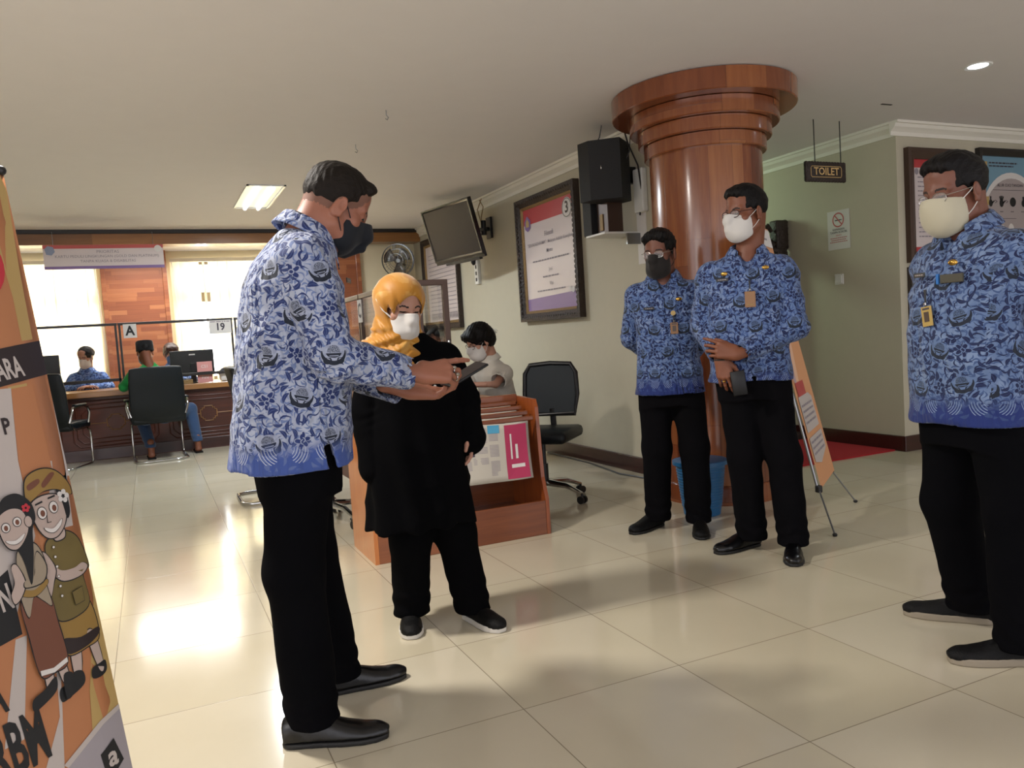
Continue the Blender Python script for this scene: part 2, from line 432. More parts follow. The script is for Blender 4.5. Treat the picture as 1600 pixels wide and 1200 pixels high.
# ---- batik for the staff uniform
def leaf(m, uv, scale, seed, L, wd, bend):
    """scattered curved leaves: returns mask"""
    mp = m.mapping(uv, (1, 1, 1), (seed, seed * 1.7, 0))
    v = m.n('ShaderNodeTexVoronoi', voronoi_dimensions='2D', Scale=scale, Randomness=0.85); m.link(mp, v.inputs['Vector'])
    px, py, _ = m.sep(v.outputs['Position']); ux, uy, _ = m.sep(mp)
    dx = (ux - px) * scale; dy = (uy - py) * scale
    r, g, b = m.sep(v.outputs['Color']); th = r * 6.283
    cs, sn = th.cos(), th.sin(); a = dx * cs + dy * sn; q = dy * cs - dx * sn
    t = a * (1 / L); q = q - (t * t) * (bend * (0.4 + 0.6)) * 1.0
    d = (1.0 - t * t) * wd * (g * 0.5 + 0.75) - q.abs()
    return d, a, q
def batik(name, base, mid, dark, white, hem, emb='#1b2230', rough=0.8, hemc='#1b2b66'):
    m = Mat(name, lin(base), rough, 0, 0.3); m.b.inputs['Sheen Weight'].default_value = 0.1
    uv0 = m.n('ShaderNodeUVMap').outputs[0]; U, V, _ = m.sep(uv0)
    nz = m.noise(uv0, 9, 2, out='Color'); vm = m.n('ShaderNodeVectorMath', operation='MULTIPLY_ADD'); m.link(nz, vm.inputs[0]); vm.inputs[1].default_value = (0.03, 0.03, 0); m.link(uv0, vm.inputs[2]); uv = vm.outputs[0]
    # emblem lattice, each emblem shifted and turned a little
    CX, CY = 0.165, 0.118
    row = (V * (1 / CY)).floor(); par = row.mod(2.0); uu = U * (1 / CX) + par * 0.5; colm = uu.floor()
    rn = ((row * 12.98 + colm * 78.23).sin() * 4375.5).frac(); rm = ((row * 39.3 + colm * 11.1).sin() * 2375.5).frac()
    lx = (uu.frac() - 0.5) * CX + (rn - 0.5) * 0.035; ly = ((V * (1 / CY)).frac() - 0.5) * CY + (rm - 0.5) * 0.022
    an = (rn - 0.5) * 1.1; cs_, sn_ = an.cos(), an.sin()
    ex = (lx * cs_ + ly * sn_) * 1.18; ey = (ly * cs_ - lx * sn_) * 1.18
    halo = ln(ex, (ey + 0.004) * 1.15).lt(0.041)
    c1 = ln(ex, ey - 0.002); c2 = ln(ex, ey - 0.0125)
    cres = c1.lt(0.0385) * c2.gt(0.0345) * ey.lt(0.010)
    dome = ln(ex, ey - 0.008).lt(0.0195) * ey.gt(0.004)
    tex = (m.noise(uv0, 420, 2)).gt(0.50)
    bowl = ln(ex * 0.62, ey - 0.002).lt(0.0145) * ey.lt(0.002)
    gap = (ey + 0.0065).abs().lt(0.0014) * ex.abs().lt(0.014)
    wing = (ln(ex.abs() - 0.020, ey + 0.021) - 0.010).abs().lt(0.0022) * ey.lt(-0.012)
    embl = cres.max(bowl * (1.0 - gap)).max(wing)
    domec = dome * (tex * 0.6 + 0.25)
    # flower and bud motifs between the emblems
    fx = ((uu + 0.5).frac() - 0.5) * CX; fr = ln(fx, ly); fa = fx.atan2(ly)
    w1 = m.noise(uv0, 60, 1) * 0.010
    pet = (fr + w1).lt((fa * 2.5 + rn * 5.0).cos().abs() * 0.017 + 0.010) * (fr - 0.006).abs().gt(0.0015)
    petl = (fr + w1).lt((fa * 2.5 + rn * 5.0).cos().abs() * 0.017 + 0.014)
    d1, a1, q1 = leaf(m, uv, 33, 3.1, 0.58, 0.20, 0.22)
    d2, a2, q2 = leaf(m, uv, 50, 7.7, 0.58, 0.19, -0.40)
    d3, a3, q3 = leaf(m, uv, 30, 11.3, 0.72, 0.085, 0.75)
    d4, a4, q4 = leaf(m, uv, 40, 17.9, 0.66, 0.11, -0.75)
    n3 = m.noise(uv0, 16, 2)
    c = m.mix(n3.ss(0.45, 0.62) * 0.5, lin(base), lin(white))
    c = m.mix(d2.ss(0.0, 0.04), c, lin(mid))
    c = m.mix(d4.ss(0.0, 0.03), c, lin(mid))
    c = m.mix(d3.ss(0.0, 0.03), c, lin(dark))
    vein = q1.abs().lt(0.016)
    c = m.mix(d1.ss(0.0, 0.05), c, m.mix(vein * 0.6, lin(dark), lin(mid)))
    c = m.mix(petl * 0.8, c, lin(base)); c = m.mix(pet, c, lin(dark))
    c = m.mix(halo * 0.8, c, lin(base)); c = m.mix(domec, c, lin(emb)); c = m.mix(embl, c, lin(emb))
    if hem is not None:
        hv = V - hem
        noiseb = m.noise(uv0, 22, 2)
        hb = hv + noiseb * 0.05
        k = 1.0 - hb.ss(0.075, 0.125)
        wx = ((U * (1 / 0.15)).frac() - 0.5) * 0.15; wa = wx.abs(); wy = hv - 0.06
        wg = (ln(wa - 0.004, wy - 0.018) * (1 / 0.0075)).frac().lt(0.28) * ln(wa - 0.040, wy).lt(0.026) * wa.gt(0.020) * wy.lt(0.018)
        body = m.mix(d1.ss(0.0, 0.05) * 0.55, lin(hemc), lin(mid))
        body = m.mix(wg, body, lin(white))
        c = m.mix(k, c, body)
        edge = hv.lt(0.018); c = m.mix(edge * 0.8, c, lin(hemc))
    m.color(c); co = m.coord(); m.bump(m.noise(m.mapping(co, (11, 11, 3.2), rot=(0.25, 0.2, 0.3)), 1, 2, 0.5, 1.6) * 6.0 + m.noise(co, 900, 2) * 0.06, 0.75, 0.0065)
    return m.m
M['batik_a'] = batik('batik_lit_pale_blue', '#939bb0', '#64749c', '#1f2e60', '#adb5c7', 0.795, hemc='#3a4f8e')  # uniform cloth of the near man, strong light put into its paler colours
M['batik_b'] = batik('batik_shaded_blue', '#586e98', '#384e80', '#131c44', '#8394b4', 0.80)  # this and the next two: same uniform cloth, shade put into the darker blues
M['batik_c'] = batik('batik_shaded_mid_blue', '#566d98', '#374d80', '#121b43', '#8192b3', 0.77)
M['batik_d'] = batik('batik_shaded_grey_blue', '#5a6f94', '#3c5079', '#141d42', '#7f91ae', 0.76)
M['batik_e'] = batik('batik_light_blue', '#6f93cf', '#466bb5', '#1c3478', '#b8cbee', None)
# ---------------------------------------------------------------- the room
XW, XC, YF, ZC = 3.40, 5.45, 4.43, 2.60     # right wall, corridor wall, front wall plane, ceiling height
def sbox(name, b, m, kindbev=0.0): return struct(MB().bb(*b, bev=kindbev).build(name, m))
sbox('floor', (-4.5, 8.5, -2.5, 12.6, -0.1, 0), M['floor'])
sbox('ceiling', (-4.5, 8.5, -2.5, 12.6, ZC, ZC + 0.1), M['ceiling'])
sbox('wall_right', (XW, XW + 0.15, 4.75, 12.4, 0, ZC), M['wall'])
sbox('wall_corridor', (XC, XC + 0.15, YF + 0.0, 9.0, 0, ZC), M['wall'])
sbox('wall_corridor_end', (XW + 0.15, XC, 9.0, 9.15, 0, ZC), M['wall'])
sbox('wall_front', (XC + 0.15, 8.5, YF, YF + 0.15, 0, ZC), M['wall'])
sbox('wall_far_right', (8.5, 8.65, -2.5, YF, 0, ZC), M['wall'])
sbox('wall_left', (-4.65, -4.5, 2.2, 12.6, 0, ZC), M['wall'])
# back wall with two windows, cut as one solid
WY = 12.2
w = MB()
wins = [(-1.95, -0.55, 0.75, 2.46), (0.38, 2.62, 0.75, 2.46)]
w.bb(-4.5, wins[0][0], WY, WY + 0.2, 0, ZC); w.bb(wins[0][1], wins[1][0], WY, WY + 0.2, 0, ZC); w.bb(wins[1][1], XW, WY, WY + 0.2, 0, ZC)
for a in wins: w.bb(a[0], a[1], WY, WY + 0.2, 0, a[2]); w.bb(a[0], a[1], WY, WY + 0.2, a[3], ZC)
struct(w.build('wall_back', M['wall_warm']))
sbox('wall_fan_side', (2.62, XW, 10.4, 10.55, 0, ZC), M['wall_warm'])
for i, a in enumerate(wins):
    r = thing('window_%d' % (i + 1), 'window', 'window', ((a[0] + a[1]) / 2, WY, a[2])); struct(r)
    del r['label']; del r['category']
    f = MB(); hw = (a[1] - a[0]) / 2; h = a[3] - a[2]; t = 0.05
    f.bb(-hw, hw, .08, .14, 0, t); f.bb(-hw, hw, .08, .14, h - t, h); f.bb(-hw, -hw + t, .08, .14, 0, h); f.bb(hw - t, hw, .08, .14, 0, h)
    f.bb(-hw, hw, .08, .14, h * 0.66, h * 0.66 + .14)
    for k in (1, 2): f.bb(-hw + 2 * hw * k / 3 - .03, -hw + 2 * hw * k / 3 + .03, .08, .14, 0, h)
    f.build('window_frame', M['alu'], r)
    MB().bb(-hw, hw, .105, .112, 0, h).build('pane', M['glass'], r)
# vertical blinds: one thing per window, headrail, each vane a part
def blinds(x0, x1, label, gapset):
    t = thing('vertical_blind', label, 'blind', ((x0 + x1) / 2, WY - 0.07, 0), group=None)
    hw = (x1 - x0) / 2
    MB().bb(-hw, hw, -.03, .03, 2.44, 2.49, .004).build('headrail', M['crown'], t)
    n = int((x1 - x0) / 0.118)
    for k in range(n):
        x = -hw + (k + .5) * (x1 - x0) / n; a = 0.16 + random.uniform(-.05, .05)
        if k in gapset: a = 1.25
        mb = MB(); w = 0.066; vs = []
        for j in range(5):
            s = (j / 4 - .5) * 2 * w; c = 0.008 * (1 - (j / 2 - 1) ** 2)
            for z in (0.62, 2.44): vs.append((x + s * math.cos(a) - c * math.sin(a), s * math.sin(a) + c * math.cos(a), z))
        mb.add(vs, [(2 * j, 2 * j + 2, 2 * j + 3, 2 * j + 1) for j in range(4)])
        mb.build('vane', M['blind'], t, smooth=True)
    cx = hw - 0.02 if x0 < 0 else -hw + 0.02
    c = MB(); c.tube([(cx, -.03, 2.44), (cx + .03, -.035, 1.9), (cx + .05, -.03, 1.45), (cx + .075, -.03, 1.15), (cx + .05, -.03, 1.05), (cx + .035, -.03, 1.15), (cx + .05, -.03, 1.45)], .006, 6)
    c.build('pull_cord', M['white'], t)
blinds(-1.95, -0.55, 'cream vertical blind glowing with daylight, left of the wooden pilaster with clerk window A', ())
blinds(0.38, 2.62, 'wide cream vertical blind glowing with daylight, right of the wooden pilaster behind counter 19', (3,))
# wooden pilasters
def pil(x0, x1, y0, y1, label):
    t = thing('wooden_pilaster', label, 'pilaster', ((x0 + x1) / 2, y1, 0)); hw = (x1 - x0) / 2
    MB().bb(-hw + .05, hw - .05, y0 - y1, 0, 0, ZC).build('panel', M['pil'], t)
    for s in (-1, 1): MB().bb(s * hw, s * (hw - .06), y0 - y1 - .02, 0, 0, ZC, .005).build('side_strip', M['pil'], t)
pil(-0.50, 0.33, 12.09, 12.2, 'wide board-clad wooden pilaster between the two bright windows')
pil(2.60, 3.02, 12.09, 12.2, 'narrow board-clad wooden pilaster at the right end of the back windows')
pil(2.22, 2.62, 10.30, 10.55, 'wooden corner post beside the wall with the fan')
# beam across the ceiling in front of the back office
b = thing('trim_1', '', '', (0, 10.1, 0)); del b['label']; del b['category']; struct(b)
MB().bb(-4.5, XW, 0, .25, 2.435, 2.56, .004).build('beam_board', M['beam'], b)
MB().bb(-4.5, XW, -.03, .25, 2.555, ZC, .004).build('dark_top_board', M['black_trim'], b)
# crown mouldings
def crown(name, p0, p1, n):
    """profile swept from p0 to p1, n points into the room"""
    prof = [(0, 0), (0, -.105), (.012, -.105), (.014, -.075), (.03, -.06), (.05, -.045), (.06, -.02), (.075, -.018), (.078, 0)]
    p0 = Vector(p0); p1 = Vector(p1); n = Vector(n); mb = MB()
    vs = [p + n * a + Vector((0, 0, bz)) for p in (p0, p1) for a, bz in prof]; k = len(prof)
    mb.add(vs, [(i, (i + 1) % k, k + (i + 1) % k, k + i) for i in range(k)] + [tuple(range(k)), tuple(range(2 * k - 1, k - 1, -1))])
    struct(mb.build(name, M['crown']))
crown('trim_2', (XW, 4.75, ZC), (XW, 10.1, ZC), (-1, 0, 0))
crown('trim_3', (XC, YF, ZC), (XC, 9.0, ZC), (-1, 0, 0))
crown('trim_4', (XC - .07, YF, ZC), (8.5, YF, ZC), (0, -1, 0))
sbox('baseboard_right', (XW - .022, XW, 4.75, 10.4, 0, .125), M['base'], .006)
sbox('baseboard_corridor', (XC - .022, XC, YF, 9.0, 0, .125), M['base'], .006)
sbox('baseboard_front', (XC - .022, 8.5, YF - .022, YF, 0, .125), M['base'], .006)

# ---------------------------------------------------------------- round wooden column
CX, CY = 3.37, 4.17
t = thing('column', 'thick round column clad in lacquered red-brown wood with stepped ring capital', 'column', (CX, CY, 0))
R = 0.355
MB().lathe([(R, 0.0), (R, 2.22)], n=96).build('shaft', M['col'], t, True, 30)
MB().lathe([(R + .004, 0.0), (R + .028, 0.0), (R + .028, .10), (R + .02, .115), (R + .004, .12)], n=96).build('base_ring', M['capital'], t, True, 30)
for i, (r, z0, z1) in enumerate([(R + .03, 2.20, 2.285), (R + .065, 2.285, 2.37), (R + .115, 2.37, 2.47), (R + .225, 2.47, 2.598)]):
    MB().lathe([(R - .01, z0), (r - .006, z0), (r, z0 + .006), (r, z1 - .004), (R - .01, z1)], n=96).build('capital_ring', M['capital'], t, True, 30)

# ---------------------------------------------------------------- ceiling lights and fittings
t = thing('ceiling_light', 'rectangular recessed fluorescent ceiling light with two tubes', 'ceiling light', (1.08, 7.95, ZC))
MB().bb(-.17, .17, -.6, -.58, -.012, 0).bb(-.17, .17, .58, .6, -.012, 0).bb(-.17, -.15, -.6, .6, -.012, 0).bb(.15, .17, -.6, .6, -.012, 0).build('frame', M['housing'], t)
MB().bb(-.15, .15, -.58, .58, -.004, -.001).build('reflector', M['housing'], t)
for s in (-1, 1): MB().tube([(s * .065, -.55, -.022), (s * .065, .55, -.022)], .017, 12).build('tube', M['glow'], t, True)
t = thing('downlight', 'small round recessed downlight glowing white at the upper right', 'downlight', (4.76, 3.27, ZC))
MB().lathe([(.055, -.002), (.075, -.008), (.08, 0)], n=32).build('ring', M['white'], t, True)
MB().lathe([(0.0001, -.006), (.055, -.004)], n=32).build('diffuser', M['glow2'], t, True)
t = thing('downlight', 'round ceiling downlight above the tall leaning banner', 'downlight', (-0.30, 2.85, ZC))
MB().lathe([(.055, -.002), (.075, -.008), (.08, 0)], n=32).build('ring', M['white'], t, True)
for (x, y, lb) in ((1.49, 4.92, 'small metal ceiling hook nearer the column side'), (1.51, 5.81, 'small metal ceiling hook farther back, above the head of the man in pale batik')):
    tag(MB().tube([(x, y, ZC), (x, y, ZC - .03), (x + .012, y, ZC - .045), (x + .004, y, ZC - .06), (x - .008, y, ZC - .052)], .003, 8).build('ceiling_hook', M['steel'], None, True), lb, 'hook', 'ceiling hooks')
tag(MB().bb(4.86, 4.96, 4.05, 4.065, ZC - .004, ZC + .001).build('ceiling_slot', M['black_trim']), 'short dark slot in the ceiling beside the toilet sign rods', 'slot')

# ---------------------------------------------------------------- hanging toilet sign
t = thing('toilet_sign', 'carved dark wooden sign reading TOILET hung from two thin rods', 'sign', (4.765, 4.5, 2.21))
bd = MB(); bd.bb(-.205, .205, -.012, .012, -.07, .075, .006)
for k in range(14):
    for s in (-1, 1): bd.ell((-.19 + k * .0292, 0, s * .066 + .0025), (.017, .015, .012), n=10)
for s in (-1, 1):
    for k in range(4): bd.ell((s * .195, 0, -.045 + k * .032), (.014, .015, .017), n=10)
bd.build('carved_board', M['carved_dark'], t, True)
f = planef((0, -.0125, .002), (1, 0, 0), (0, 0, 1))
ol = [(-.155, -.028), (-.145, -.04), (.145, -.04), (.155, -.028), (.155, .028), (.145, .04), (-.145, .04), (-.155, .028)]
MB().tube([f(a, b, .001) for a, b in ol], .0022, 6, closed=True).build('gold_border', M['lightgold'], t)
mb = MB(); text_mb(mb, 'TOILET', f, .078, depth=.003, bold=.012, sx=1.0)
mb.build('lettering', M['lightgold'], t)
for x in (-.10, .165): MB().tube([(x - .0, 0, .07), (x, 0, ZC - 2.21)], .004, 8).build('hanging_rod', M['black_trim'], t)

# ---------------------------------------------------------------- notices on the corridor wall
fx = planef((XC - .001, 5.02, 1.85), (0, -1, 0), (0, 0, 1))
t = thing('no_smoking_notice', 'white no smoking notice with red crossed circle on the corridor wall', 'notice', (0, 0, 0))
mb = MB(); mb.prism([(-.118, -.165), (.118, -.165), (.118, .165), (-.118, .165)], fx, .003); mb.build('sheet', M['paper'], t)
mb = MB(); o = circle2(0, .085, .062, 40); i_ = circle2(0, .085, .051, 40)
mb.add([fx(a, b, .0045) for a, b in o + i_], [(k, (k + 1) % 40, 40 + (k + 1) % 40, 40 + k) for k in range(40)])
flat(mb, fx, [(-.045, .127), (-.037, .134), (.045, .043), (.037, .036)], .0046); mb.build('prohibition_ring', M['red'], t)
mb = MB(); flat(mb, fx, [(-.035, .078), (.03, .078), (.03, .088), (-.035, .088)], .0042); flat(mb, fx, [(.034, .078), (.04, .078), (.04, .088), (.034, .088)], .0042)
text_mb(mb, 'KAWASAN', fx, .026, (0, .005), depth=.004, bold=.01); text_mb(mb, 'TANPA ROKOK', fx, .026, (0, -.02), depth=.004, bold=.01)
mb.build('lettering', M['print'], t)
mb = MB(); text_mb(mb, 'DENDA', fx, .018, (0, -.045), depth=.004)
for k, w_ in enumerate((.18, .16, .19)):
    for q in range(9): flat(mb, fx, [(-w_ / 2 + q * w_ / 9, -.07 - k * .017), (-w_ / 2 + (q + .8) * w_ / 9, -.07 - k * .017), (-w_ / 2 + (q + .8) * w_ / 9, -.064 - k * .017), (-w_ / 2 + q * w_ / 9, -.064 - k * .017)], .004)
mb.build('small_print', M['red'], t)
t = thing('light_switch', 'white square light switch on the corridor wall below the no smoking notice', 'switch', (XC, 5.03, 1.43))
MB().bb(-.012, 0, -.045, .045, -.045, .045, .004).build('plate', M['white'], t); MB().bb(-.018, -.01, -.032, .032, -.032, .032, .003).build('rocker', M['white'], t)
t = thing('carved_stand', 'dark carved wooden open stand in the corridor, half hidden behind the column', 'stand', (4.92, 5.62, 0))
fr = MB()
for s in (-1, 1):
    fr.bb(s * .42 - .05, s * .42 + .05, -.04, .04, .06, 1.90, .01)
    for k in range(26): fr.ell((s * .475, 0, .12 + k * .068), (.020 + .014 * (k % 4 < 2), .035, .040), n=10)
    fr.bb(s * .42 - .07, s * .42 + .07, -.14, .14, 0, .07, .01)
fr.build('carved_posts', M['carved_dark'], t, True, 50)
tp = MB(); tp.bb(-.50, .50, -.035, .035, 1.66, 1.74, .01); tp.bb(.36, .50, -.05, .05, 1.76, 2.02, .015); tp.bb(-.50, -.36, -.05, .05, 1.76, 2.02, .015)
for k in range(9): tp.ell((-.38 + k * .095, 0, 1.78 + .035 * math.sin(k * 2.2)), (.055, .04, .05), n=12)
for s in (-1, 1):
    tp.tube([(s * .36, 0, 1.80), (s * .28, 0, 1.84), (s * .24, 0, 1.92), (s * .30, 0, 1.97), (s * .34, 0, 1.92)], [.03, .035, .03, .025, .018], 10)
    for k in range(5): tp.ell((s * .50, 0, 1.78 + k * .055), (.025, .04, .03), n=10)
tp.build('carved_beam', M['carved_dark'], t, True, 50)
tag(MB().bb(4.36, XC - .03, 4.5, 5.45, 0, .012, .003).build('carpet', M['carpet']), 'red carpet runner on the corridor floor beside the leaning orange banner', 'carpet')

# ---------------------------------------------------------------- framed boards on the front wall
def greek(mb, f, x0, x1, y, h, seed=0, w=.002):
    rr = random.Random(seed); x = x0
    while x < x1:
        l = rr.uniform(h * 1.2, h * 5); e = min(x + l, x1)
        flat(mb, f, [(x, y), (e, y), (e, y + h), (x, y + h)], w); x = e + h * .7
def frame_ring(mb, f, w, h, t, d, mi=None, prof=None):
    """picture frame: outer w x h, bar width t, depth d"""
    pr = prof or [(0, 0), (0, d), (t * .35, d * 1.1), (t * .7, d * .8), (t, d * .55), (t, 0)]
    vs = []; k = len(pr)
    for sx, sy in ((-1, -1), (1, -1), (1, 1), (-1, 1)):
        for a, b in pr: vs.append(f(sx * (w / 2 - a), sy * (h / 2 - a), b))
    mb.add(vs, [(c * k + i, c * k + (i + 1) % k, ((c + 1) % 4) * k + (i + 1) % k, ((c + 1) % 4) * k + i) for c in range(4) for i in range(k)], mi)
def rect(cx, cy, w, h): return [(cx - w / 2, cy - h / 2), (cx + w / 2, cy - h / 2), (cx + w / 2, cy + h / 2), (cx - w / 2, cy + h / 2)]
# upper left board (behind the head of the man at the right edge)
t = thing('framed_notice', 'brown framed notice with red band, behind the head of the man at right', 'framed notice', (0, 0, 0))
f = planef((5.86, YF - .001, 1.955), (1, 0, 0), (0, 0, 1))
mb = MB(); frame_ring(mb, f, .66, .90, .085, .045); mb.build('frame', M['brownpost'], t)
mb = MB(); flat(mb, f, rect(0, 0, .5, .74), .008); mb.build('sheet', M['banner_paper'], t)
mb = MB(); flat(mb, f, rect(0, .335, .5, .07), .010); mb.build('red_band', M['red'], t)
mb = MB(); flat(mb, f, rect(0, -.35, .5, .045), .010); mb.build('red_band', M['red'], t)
mb = MB()
for k in range(14): greek(mb, f, -.19, .19, .22 - k * .036, .009, k, .011)
mb.ell(f(-.2, .27, .011), (.022, .003, .026)); mb.build('small_print', M['greyink'], t)
# lower left board
t = thing('framed_notice', 'dark framed white notice low on the wall, under the brown framed one', 'framed notice', (0, 0, 0))
f = planef((5.86, YF - .001, 1.225), (1, 0, 0), (0, 0, 1))
mb = MB(); frame_ring(mb, f, .66, .49, .05, .04); mb.build('frame', M['darkwood'], t)
mb = MB(); flat(mb, f, rect(0, 0, .56, .39), .008); mb.build('sheet', M['banner_paper'], t)
mb = MB()
for k in range(8): greek(mb, f, -.22, .22, .13 - k * .036, .009, k + 40, .011)
mb.build('small_print', M['greyink'], t)
# right board, blue hand washing poster
t = thing('framed_poster', 'dark framed blue hand washing poster at the right edge', 'framed poster', (0, 0, 0))
f = planef((6.81, YF - .001, 1.955), (1, 0, 0), (0, 0, 1))
mb = MB(); frame_ring(mb, f, .86, .96, .06, .045); mb.build('frame', M['black_trim'], t)
mb = MB(); flat(mb, f, rect(0, 0, .74, .84), .008); mb.build('sheet', simple('pale_blue_print', '#6f94a8', 0.4), t)
mb = MB(); flat(mb, f, circle2(0.02, -.14, .41, 40, .43)[0:] , .009); mb.build('white_arc', M['paper'], t)
mb = MB(); flat(mb, f, circle2(0.02, -.16, .385, 40, .40), .010); mb.build('panel_ground', simple('grey_lilac_print', '#a59a98', 0.4), t)
mb = MB(); text_mb(mb, 'ALUR CUCI TANGAN', f, .035, (0.0, .18), depth=.012); greek(mb, f, -.27, .1, .36, .012, 3, .012); greek(mb, f, -.27, .05, .335, .010, 5, .012)
flat(mb, f, rect(0, .14, .46, .003), .012); flat(mb, f, rect(-.08, -.10, .3, .003), .012)
for cx_ in (-.26, -.12, .02, .16): greek(mb, f, cx_ - .02, cx_ + .02, -.045, .006, 9, .012)
for cx_ in (-.19, -.05): text_mb(mb, '>', f, .06, (cx_, .04), depth=.012)
mb.build('lettering', M['print'], t)
def hand_icon(mb, f, x, y, s, w, spread):
    flat(mb, f, circle2(x, y, .022 * s, 16, .028 * s), w)
    for k in range(4):
        a = (k - 1.5) * spread; dx, dy = math.sin(a), math.cos(a); nx, ny = dy, -dx; b = .0045 * s; L = .052 * s
        flat(mb, f, [(x + dx * .015 * s - nx * b, y + dy * .015 * s - ny * b), (x + dx * .015 * s + nx * b, y + dy * .015 * s + ny * b), (x + dx * L + nx * b, y + dy * L + ny * b), (x + dx * L - nx * b, y + dy * L - ny * b)], w + .0002 * k)
    flat(mb, f, [(x + .015 * s, y - .01 * s), (x + .045 * s, y + .014 * s), (x + .04 * s, y + .022 * s), (x + .01 * s, y + .005 * s)], w)
mb = MB(); hand_icon(mb, f, -.26, .03, 1.1, .012, .05); hand_icon(mb, f, -.12, .03, 1.2, .012, .28); flat(mb, f, circle2(.03, .04, .04, 20), .012); hand_icon(mb, f, .17, .03, 1.1, .012, .1)
mb.build('hand_icons', M['ink'], t)
mb = MB(); flat(mb, f, rect(-.22, -.2, .05, .08), .012); flat(mb, f, rect(-.12, -.19, .05, .07), .012); flat(mb, f, circle2(.0, -.19, .037, 20, .048), .012); mb.build('white_icons', M['paper'], t)
mb = MB(); flat(mb, f, rect(-.315, .355, .04, .04), .012); flat(mb, f, rect(-.3, .05, .04, .07), .0115); mb.build('emblem', M['ochre'], t)

# ---------------------------------------------------------------- framed posters on the right wall
t = thing('framed_poster', 'large ornate dark framed poster with red top band and purple foot on the cream wall', 'framed poster', (0, 0, 0))
f = planef((XW - .004, 6.43, 1.825), (0, -1, 0), (0, 0, 1))
PW, PH = 1.14, 1.13
mb = MB(); frame_ring(mb, f, PW + .03, PH + .03, .075, .06); 
for s in (-1, 1):
    for k in range(26): mb.ell(f(s * (PW / 2 - .018), -PH / 2 + .03 + k * .043, .06), (.008, .013, .018), n=8)
    for k in range(26): mb.ell(f(-PW / 2 + .03 + k * .043, s * (PH / 2 - .018), .06), (.008, .018, .013), n=8)
mb.build('ornate_frame', M['ornate'], t, True, 40)
mb = MB(); frame_ring(mb, f, PW - .11, PH - .11, .03, .03); mb.build('gold_slip', M['gold'], t)
w_, h_ = PW - .16, PH - .16
mb = MB(); flat(mb, f, rect(0, 0, w_, h_), .012); mb.build('sheet', M['banner_paper'], t)
mb = MB(); flat(mb, f, rect(0, h_ / 2 - .075, w_, .15), .014); mb.build('red_band', M['red'], t)
mb = MB(); flat(mb, f, [(-w_ / 2, -h_ / 2), (w_ / 2, -h_ / 2), (w_ / 2, -h_ / 2 + .14), (-w_ / 2, -h_ / 2 + .115)], .014); mb.build('purple_band', M['purple'], t)
mb = MB()
text_mb(mb, 'Filosofi', f, .062, (0.02, .21), depth=.016, bold=.01)
text_mb(mb, '"SEWAKADHARMA" : Melayani Adalah Kewajiban', f, .044, (0.02, .135), depth=.016, bold=.006, sx=.98)
text_mb(mb, 'Motto', f, .05, (0.02, .055), depth=.016, bold=.008)
greek(mb, f, -.33, .37, -.03, .014, 11, .016)
text_mb(mb, 'Janji', f, .045, (0.02, -.115), depth=.016)
greek(mb, f, -.14, .17, -.185, .014, 13, .016)
text_mb(mb, 'Visi', f, .05, (0.02, -.245), depth=.016, bold=.008)
greek(mb, f, -.27, .28, -.31, .012, 17, .016)
mb.build('lettering', M['greyink'], t)
mb = MB(); flat(mb, f, circle2(.38, .375, .088, 32, .088), .016); mb.build('round_emblem_ground', M['paper'], t)
mb = MB(); o = circle2(.38, .375, .082, 32); i_ = circle2(.38, .375, .076, 32)
mb.add([f(a, b, .018) for a, b in o + i_], [(k, (k + 1) % 32, 32 + (k + 1) % 32, 32 + k) for k in range(32)])
text_mb(mb, '3', f, .14, (.38, .375), depth=.018, bold=.02); mb.build('round_emblem', M['ornate'], t)
mb = MB(); flat(mb, f, [(-.455, .30), (-.46, .37), (-.40, .42), (-.335, .37), (-.34, .30), (-.40, .27)], .017); mb.build('shield_emblem', M['purple'], t)
mb = MB(); flat(mb, f, [(-.43, .315), (-.43, .36), (-.40, .395), (-.365, .36), (-.365, .315)], .0185); mb.build('shield_centre', M['ochre'], t)
mb = MB(); flat(mb, f, circle2(.42, -.33, .028, 16), .018); flat(mb, f, circle2(.37, -.315, .018, 16), .0182); mb.build('flower_print', M['paper'], t)
t = thing('framed_poster', 'framed pale notice on the far end of the cream wall, partly behind the television', 'framed poster', (0, 0, 0))
f = planef((XW - .004, 9.33, 1.83), (0, -1, 0), (0, 0, 1))
mb = MB(); frame_ring(mb, f, 1.27, 1.16, .07, .05)
for k in range(26): mb.ell(f(.62, -.55 + k * .043, .05), (.008, .013, .018), n=8)
mb.build('ornate_frame', M['ornate'], t, True, 40)
mb = MB(); frame_ring(mb, f, 1.13, 1.02, .03, .03); mb.build('gold_slip', M['gold'], t)
mb = MB(); flat(mb, f, rect(0, 0, 1.08, .97), .012); mb.build('sheet', M['banner_paper'], t)
mb = MB()
for k in range(16): greek(mb, f, -.45, .48, .36 - k * .05, .008, k + 80, .014)
mb.build('small_print', M['greyink'], t)
mb = MB()
for k in range(20):
    x_ = -.45 + k * .048; flat(mb, f, [(x_, -.43), (x_ + .018, -.46), (x_ + .026, -.46), (x_ + .008, -.36)], .014)
mb.build('signature_marks', M['print'], t)

# ---------------------------------------------------------------- television on a wall arm
t = thing('television', 'flat black television tilted down on a wall arm near the ceiling', 'television', (2.93, 7.62, 2.22))
